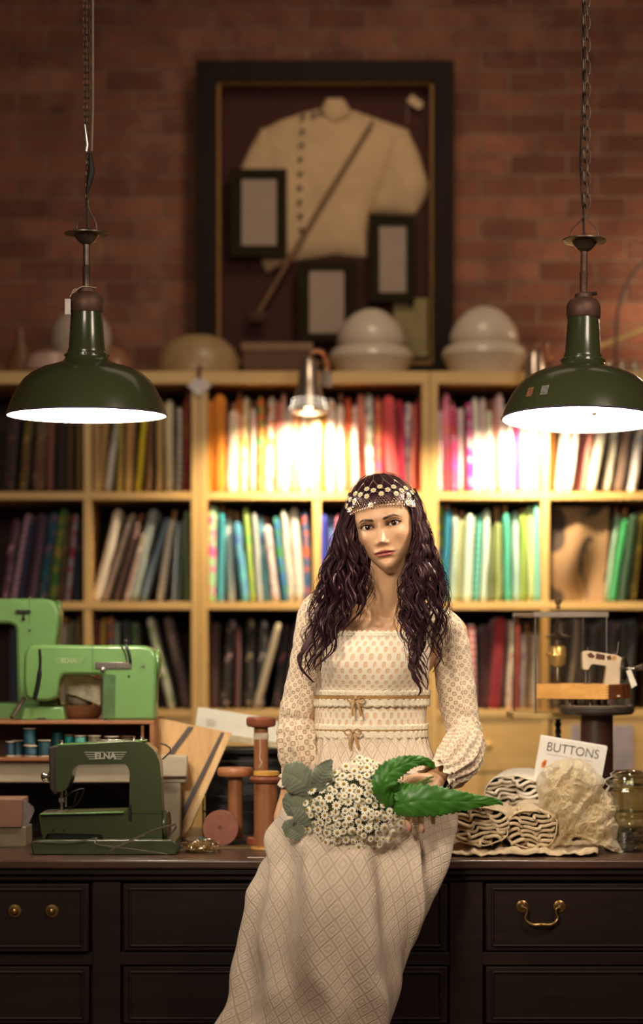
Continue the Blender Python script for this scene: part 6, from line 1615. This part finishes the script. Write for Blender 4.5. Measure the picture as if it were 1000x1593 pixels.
def loft(rings, nu, nv, disp=None):
    """rings: (cx px, y px, Y, half-width px, half-depth m[, back depth m]); returns (fn, uvf)"""
    R_ = cr(rings, nv+1)
    cen = [P(r[0], r[1], r[2]) for r in R_]; ln_ = [0]
    for i in range(nv): ln_.append(ln_[-1]+(cen[i+1]-cen[i]).length)
    T_ = []
    for i in range(nv+1):
        d = cen[min(i+1, nv)]-cen[max(i-1, 0)]; d.x = 0; d.normalize(); T_.append(d)
    wm = sum(r[3]*PXM(r[2]) for r in R_)/len(R_)
    def fn(u, v):
        i = min(nv, int(round(v*nv))); r = R_[i]; a = 2*PI*u - PI/2      # u=0 -> front
        N_ = Vector((0, T_[i].z, -T_[i].y))                              # front normal
        if N_.y > 0 and abs(T_[i].z) > .3: N_ = -N_
        hw = r[3]*PXM(r[2]); hd = r[4]
        ca = math.sin(2*PI*u); sa = math.cos(2*PI*u)                     # sa=1 front
        x = hw*math.copysign(abs(ca)**.92, ca); d = hd*sa
        if sa < 0 and len(r) > 5: d = r[5]*sa
        p = cen[i]+Vector((x, 0, 0))+N_*d
        if disp: p = p+disp(u, v, Vector((ca, 0, 0))+N_*sa, ln_[i])
        return p
    def uvf(u, v):
        i = min(nv, int(round(v*nv))); uu = (u+.5) % 1.0 if u < 1 else .5
        return ((u-.5)*2*PI*wm, ln_[i])
    return fn, uvf
bod = [(589,983,5.285,80,.083,.07),(587,1000,5.285,85,.094,.075),(583,1020,5.285,88,.104,.08),(580,1040,5.287,88,.106,.08),(578,1065,5.29,88,.098,.08),(577,1090,5.29,88,.090,.08),(576,1120,5.29,87,.086,.08),(575,1156,5.295,88,.088,.08)]
def bdisp(u, v, nrm, L):
    uu = (u+.5) % 1-.5; k = 0
    for s_ in (-1, 1): k += .020*math.exp(-((uu-s_*.085)/.060)**2-((v-.33)/.17)**2)
    k += .0012*noise.noise(Vector((u*20, v*9, 1)))
    z = 0
    if v < .02: z = .0035*abs(math.sin(u*2*PI*30))
    return nrm*k+Vector((0, 0, z))
fn, uvf = loft(bod, 180, 60, bdisp); m = MB(); m.grid(fn, 180, 60, closeu=True, uvf=uvf)
dress = part('dress', m, LB, wo, world=True)
def trim(y0, y1, off, scal_top, scal_bot, mt, name, nsc=46, amp=.004):
    nv = 6
    def f2(u, v):
        vv = ((y0+(y1-y0)*v)-983)/(1156-983); p = fn(u, min(1, max(0, vv)))
        c = P(578, y0, 5.288); d = Vector((p.x-c.x, p.y-c.y, 0)).normalized()
        yy = HC-((y0+(y1-y0)*v)-YH)*5.2/F
        z = yy
        if v < .01 and scal_top: z += amp*abs(math.sin(u*PI*nsc))
        if v > .99 and scal_bot: z -= amp*abs(math.sin(u*PI*nsc))
        return Vector((p.x, p.y, z))+d*(off+.0012*math.sin(u*PI*nsc*2)*(1 if scal_top or scal_bot else 0))
    m = MB(); m.grid(f2, 230, nv, closeu=True, uvf=lambda u, v: (u*.8, v*.02))
    o = part(name, m, mt, dress, world=True); md = o.modifiers.new('t', 'SOLIDIFY'); md.thickness = .0015; return o
trim(1076, 1082, .005, True, False, TRIM, 'lace_trim'); trim(1081, 1089, .0045, False, False, RIB, 'ribbon_band'); trim(1088, 1098, .005, False, True, TRIM, 'lace_trim')
trim(1129, 1136, .005, True, False, TRIM, 'lace_trim'); trim(1135, 1139, .0045, False, False, RIB, 'ribbon_band'); trim(1138, 1148, .005, False, True, TRIM, 'lace_trim'); trim(985, 990, .003, True, True, TRIM, 'lace_trim', 60, .003)
for i_, (bx_c, by_c) in enumerate(((553, 1086), (549, 1138))):
    m = MB(); Yb_ = 5.178 if i_ == 0 else 5.186
    for s_ in (-1, 1):
        m.tube(crP([P(bx_c,by_c,Yb_), P(bx_c+s_*7,by_c-4,Yb_-.006), P(bx_c+s_*13,by_c+1,Yb_-.004), P(bx_c+s_*8,by_c+6,Yb_-.002), P(bx_c,by_c+1,Yb_)], 20), .0032, 8, flat=.35)
        m.tube(crP([P(bx_c,by_c,Yb_), P(bx_c+s_*5,by_c+14,Yb_-.003), P(bx_c+s_*(9 if s_ > 0 else 4),by_c+28,Yb_-.001)], 14), .0030, 8, flat=.3)
    m.ball(P(bx_c,by_c,Yb_-.004), .0045, 12); part('ribbon_bow', m, RIB, dress, world=True)
skr = [(575,1146,5.295,88,.089,.085),(577,1172,5.29,95,.100,.10),(581,1205,5.285,112,.118,.12),(582,1240,5.265,126,.122,.12),(578,1268,5.225,135,.112,.11),(560,1300,5.155,142,.106,.10),(544,1335,5.08,142,.104,.09),(534,1375,5.025,132,.104,.09),(528,1410,5.00,127,.106,.09),(518,1450,4.985,125,.108,.10),(505,1500,4.975,126,.11,.11),(490,1560,4.97,128,.112,.12),(452,1660,4.965,145,.12,.13),(440,1745,4.96,150,.12,.13)]
def sdisp(u, v, nrm, L):
    uu = (u+.5) % 1-.5
    k = .0035*math.sin(u*2*PI*34+2*noise.noise(Vector((u*9, v*4, 0))))*math.exp(-(v/.10)**2)
    g = min(1, max(0, (v-.25)/.3))
    ph = uu*2*PI*3.2-L*9.0
    k += g*.019*math.sin(ph+1.5*noise.noise(Vector((uu*4, L*5, 2))))
    k += g*.013*math.sin(uu*2*PI*9-L*16+2.2*noise.noise(Vector((uu*5, L*6, 5))))
    k += .006*noise.noise(Vector((uu*10, L*12, 8)))*(.4+g)
    # sharp crease on the image-right flank
    d = (uu-.10)-(L-.36)*.55
    k += g*.020*math.exp(-(d/.016)**2)*(1 if uu > 0 else 0)-g*.008*math.exp(-((d-.035)/.02)**2)
    return nrm*k
fn2, uv2 = loft(skr, 300, 220, sdisp); m = MB(); m.grid(fn2, 300, 220, closeu=True, uvf=uv2)
def clampz(p):
    return p
skirt = part('skirt', m, LK, dress, world=True)
def sleeve(pts, name, fold_at, seed, mt=LS):
    nv = 130; nu = 72
    R_ = cr(pts, nv+1); C3 = [P(r[0], r[1], r[2]) for r in R_]; ln_ = [0]
    for i in range(nv): ln_.append(ln_[-1]+(C3[i+1]-C3[i]).length)
    fr = []; up = Vector((0, -1, 0))
    for i in range(nv+1):
        t = (C3[min(i+1, nv)]-C3[max(i-1, 0)]).normalized(); up = (up-t*up.dot(t)).normalized(); fr.append((up.copy(), t.cross(up)))
    def f3(u, v):
        i = min(nv, int(round(v*nv))); r = R_[i][3]*PXM(R_[i][2]); a = 2*PI*u; U_, S_ = fr[i]
        puff = max(0, (v-fold_at))/(1-fold_at) if v > fold_at else 0
        k = 1+.03*noise.noise(Vector((math.cos(a)*2+seed, math.sin(a)*2, v*14)))
        g = math.exp(-((v-fold_at)/.035)**2)
        k += (.10*math.sin(a*13+4*noise.noise(Vector((v*9, a, seed))))+.05*math.sin(a*7+v*8))*(min(1, puff*2)*(.6+.4*puff))
        k += .06*math.sin(a*17)*g
        k += .05*noise.noise(Vector((a*1.4+seed, v*30, 3)))*(1 if v < fold_at else 1.3)
        k += .03*math.sin(v*70+2*math.sin(a))*math.exp(-((v-fold_at+.08)/.10)**2)
        return C3[i]+(U_*math.cos(a)+S_*math.sin(a))*r*k
    rm_ = .036
    m = MB(); m.grid(f3, nu, nv, closeu=True, uvf=lambda u, v: (u*2*PI*rm_, ln_[min(nv, int(round(v*nv)))]))
    o = part(name, m, mt, dress, world=True); md = o.modifiers.new('t', 'SOLIDIFY'); md.thickness = .0015
    return o, C3, fr
sleeve([(548,962,5.285,22),(525,955,5.285,29),(502,951,5.285,33),(490,975,5.285,31),(484,1010,5.285,29),(476,1045,5.285,28),(468,1080,5.285,27),(461,1105,5.28,26),(459,1118,5.28,24),(461,1135,5.275,31),(464,1160,5.27,33),(466,1185,5.27,31),(461,1206,5.275,23),(458,1216,5.275,25)], 'sleeve', .585, 1)
sleeve([(642,968,5.285,20),(664,970,5.29,27),(688,978,5.30,31),(698,1000,5.305,31),(704,1035,5.305,30),(710,1072,5.30,30),(715,1105,5.295,29),(720,1128,5.285,27),(722,1140,5.275,27),(722,1158,5.245,32),(714,1178,5.20,34),(702,1194,5.15,31),(689,1205,5.105,24),(680,1210,5.08,27)], 'sleeve', .575, 5)
# cuffs ruffles
for (c0, c1, r_, sd) in (((689,1205,5.105), (674,1213,5.06), 22, 2), ((461,1206,5.275), (456,1226,5.278), 20, 4)):
    a3 = P(*c0); b3 = P(*c1); t = (b3-a3).normalized(); U_ = t.orthogonal().normalized(); S_ = t.cross(U_)
    def cf(u, v):
        a = 2*PI*u; r = (r_+4*v+ (3.0*v)*math.sin(a*11+sd))*PXM(5.1); return a3+(b3-a3)*(v+.10*math.sin(a*9)*v)+(U_*math.cos(a)+S_*math.sin(a))*r
    m = MB(); m.grid(cf, 100, 10, closeu=True, uvf=lambda u, v: (u*.2, v*.02)); o = part('cuff', m, TRIM, dress, world=True); md = o.modifiers.new('t', 'SOLIDIFY'); md.thickness = .001

# ================================================================= BOUQUET
YQ = 4.955
bq = thing('bouquet', 'bouquet of small white chamomile daisies with grey and green leaves held on her lap', 'bouquet', P(548, 1250, YQ))
WP = mat('white_petal', 'f8f2dc', .6, 0, .04); YC = mat('yellow_disc', 'b89434', .8, 0, .2, 300, .5, 800)
STM = mat('pale_green_stem', '74843c', .6, 0, .15)
bc0 = P(550, 1250, YQ+.03)
qb = PXM(4.9)
fl_ = []; rnd = random.Random(5)
def inside(x, y):
    # outline of flower mass (px)
    dx = (x-550)/86; dy = (y-1252)/74
    if y < 1210: dx = (x-565)/(70-.35*(1210-y))
    return dx*dx+dy*dy < 1
tries = 0
while len(fl_) < 250 and tries < 20000:
    tries += 1
    x = rnd.uniform(458, 642); y = rnd.uniform(1168, 1330)
    if not inside(x, y): continue
    s_ = rnd.uniform(5.2, 8.2)
    if any((x-a)**2+(y-b)**2 < ((s_+c)*.72)**2 for a, b, c in fl_): continue
    fl_.append((x, y, s_))
dproto = []
for kk in range(4):
    dm = MB(); daisyat(dm, 0, 1, Vector((0,0,0)), Vector((0,0,1)), 1.0, 10+kk, .10-.12*kk, 0)
    dproto.append(mesh_of('daisy', dm, [WP, YC], recalc=False))
fl_.sort(key=lambda f: -f[2])
rest = MB(); stems = MB()
for k, (x, y, s_) in enumerate(fl_):
    dx = (x-550)/90; dy = (y-1252)/78; h = math.sqrt(max(0, 1-min(1, dx*dx+dy*dy)))
    Yf = YQ+.045-.085*h+rnd.uniform(-.010, .010); c = P(x, y, Yf)
    nrm = Vector((dx*.75, -.65-.5*h, -dy*.75+.22))+Vector((rnd.uniform(-.3,.3), rnd.uniform(-.1,.1), rnd.uniform(-.3,.3))); nrm.normalize()
    r = s_*PXM(Yf)
    if k < 98:
        o = bpy.data.objects.new('daisy', dproto[k % 4]); COL.objects.link(o); o.parent = bq
        o.location = c-Vector(bq.location); o.rotation_mode = 'QUATERNION'
        o.rotation_quaternion = Vector((0,0,1)).rotation_difference(nrm) @ Matrix.Rotation(rnd.random()*6, 3, 'Z').to_quaternion(); o.scale = (r, r, r)
    else:
        daisyat(rest, 0, 1, c, nrm, r, 10+k % 3, rnd.uniform(-.35, .12), rnd.random()*6)
    base_ = P(x*.35+578*.65, y*.35+1262*.65, YQ+.065)
    if k % 2 == 0: stems.tube(crP([c-nrm*r*.1, c-nrm*.018, base_], 7), .0011, 4)
st_ = part('daisies', rest, [WP, YC], bq, world=True, recalc=False); st_['kind'] = 'stuff'
part('stems', stems, STM, bq, world=True)
# leafy filler under the blooms
m = MB()
for k in range(420):
    x = rnd.gauss(550, 42); y = rnd.gauss(1252, 36)
    dx = (x-550)/92; dy = (y-1252)/80
    if dx*dx+dy*dy > .95: continue
    Yf = YQ+.058-.075*math.sqrt(max(0, 1-dx*dx-dy*dy)); c = P(x, y, Yf); d = Vector((rnd.uniform(-1,1), rnd.uniform(-.6,.0), rnd.uniform(-1,1))).normalized()
    m.tube([c, c+d*.008, c+d*.017+Vector((0,0,rnd.uniform(-.003,.003)))], [.0006,.0016,.0003], 5, flat=.4)
part('filler_foliage', m, mat('yellow_green', '8c8c3c', .6, 0, .25, 100), bq, world=True)
part('stem_core', MB().ball(P(552,1252,YQ+.055), 1, 28, sc=(.086,.05,.075)), mat('shadow_green', '3c401c', .8, 0, .3, 90, .8, 120), bq, world=True)
# stems gathered towards the hand
m = MB()
for k in range(16):
    a = rnd.uniform(-.012, .012); b = rnd.uniform(-.010, .010)
    m.tube([P(600,1240,YQ+.045)+Vector((a, b, a)), P(640,1226,YQ+.040)+Vector((a*.6, b, b)), P(668,1216,YQ+.060)+Vector((b, a*.5, a))], .0018, 6)
part('stem_bunch', m, STM, bq, world=True)
# leaves
def leaf(mid, wid, nW, mt, name, serr=0, nserr=20, thick=.0008, ruff=.0, fold=.0, tw=0, lab=None, seed=0):
    """mid: px/Y centreline, wid: width px at each point"""
    NV = 90; A = cr([(a[0], a[1], a[2], w_) for a, w_ in zip(mid, wid)], NV+1); C3 = [P(*a[:3]) for a in A]
    def f(u, v):
        i = min(NV, int(round(v*NV))); t = (C3[min(i+1, NV)]-C3[max(i-1, 0)]).normalized()
        side = Vector((0, -1, 0)).cross(t); side.normalize(); s_ = (u-.5)*2
        w_ = max(0, A[i][3])*PXM(A[i][2])*(1+serr*((v*nserr) % 1-.5)*min(1, abs(s_)*1.0))
        nrm = side.cross(t)
        if nrm.y > 0: nrm = -nrm
        return C3[i]+side*s_*w_+nrm*(fold*s_*s_*w_*-1+ruff*math.sin(v*nserr*1.3+seed+s_)*abs(s_)**1.5+.0012*math.exp(-(s_/.08)**2)*-1+.0006*math.sin(v*60-abs(s_)*9))
    m = MB(); m.grid(f, 20, NV, uvf=lambda u, v: (u, v)); o = part(name, m, mt, bq, world=True, label=lab, recalc=False)
    md = o.modifiers.new('t', 'SOLIDIFY'); md.thickness = thick; return o
def leafmat(name, c1, c2, rough, sheen=0):
    n = N(name); uv = n.n('TexCoord').outputs['UV']; sp = n.n('SeparateXYZ'); n.l(uv, sp.inputs[0])
    du = n.math('ABSOLUTE', n.math('SUBTRACT', sp.outputs[0], .5)); ve = n.ramp(du, [(.0, (1,1,1)), (.035, (0,0,0))])
    vv = n.math('SINE', n.math('MULTIPLY', n.math('SUBTRACT', sp.outputs[1], n.math('MULTIPLY', du, .12)), 110)); v2 = n.ramp(vv, [(.9, (0,0,0)), (1, (.5,.5,.5))])
    f = n.noise(n.coord(), 40, 3); n.base(n.mix(n.math('MULTIPLY', n.math('MAXIMUM', ve, v2), .5), n.mix(f, lin(c1), lin(c2)), lin(c2))); n.p(Roughness=rough)
    n.b.inputs['Sheen Weight'].default_value = sheen; n.bump(vv, .15, .001)
    return n.m
GL = leafmat('bright_leaf', '28581a', '4c8c30', .42); GD = leafmat('dusty_leaf', '5c6650', '848c74', .8, .5)
leaf([(598,1262,4.955),(620,1252,4.93),(655,1246,4.92),(700,1247,4.93),(740,1247,4.95),(772,1247,4.97),(782,1252,4.975)], [6,20,25,20,11,4.5,1.0], 0, GL, 'leaf', serr=.22, nserr=26, ruff=.003, fold=.25, lab='long bright green serrated leaf')
leaf([(604,1255,4.93),(596,1228,4.905),(603,1205,4.90),(622,1192,4.91),(645,1184,4.92),(666,1186,4.935),(676,1196,4.945)], [8,17,19,15,9,6,2], 0, GL, 'leaf', serr=.25, nserr=22, ruff=.004, fold=.2, seed=2, lab='bright green leaf curling upward')
leaf([(598,1240,4.935),(618,1232,4.93),(640,1228,4.935),(652,1230,4.945)], [9,14,9,1], 0, GL, 'leaf', serr=.25, nserr=14, ruff=.004, seed=4)
leaf([(500,1275,4.965),(475,1262,4.95),(456,1256,4.945),(443,1262,4.95)], [16,24,26,8], 0, GD, 'leaf', serr=.12, nserr=9, ruff=.004, fold=.1, lab='dusty grey green lobed leaf')
leaf([(492,1240,4.955),(475,1222,4.935),(460,1210,4.93),(446,1204,4.935),(440,1202,4.94)], [8,22,25,20,10], 0, GD, 'leaf', serr=.14, nserr=11, ruff=.004, fold=.15, seed=1, lab='upper dusty grey green lobed leaf')
leaf([(498,1232,4.94),(500,1212,4.925),(506,1196,4.92),(516,1182,4.925)], [12,17,13,2], 0, GD, 'leaf', serr=.14, nserr=9, ruff=.006, seed=3)
leaf([(470,1300,4.96),(452,1288,4.955),(440,1282,4.957)], [10,15,5], 0, GD, 'leaf', serr=.14, nserr=6, ruff=.003, seed=5)
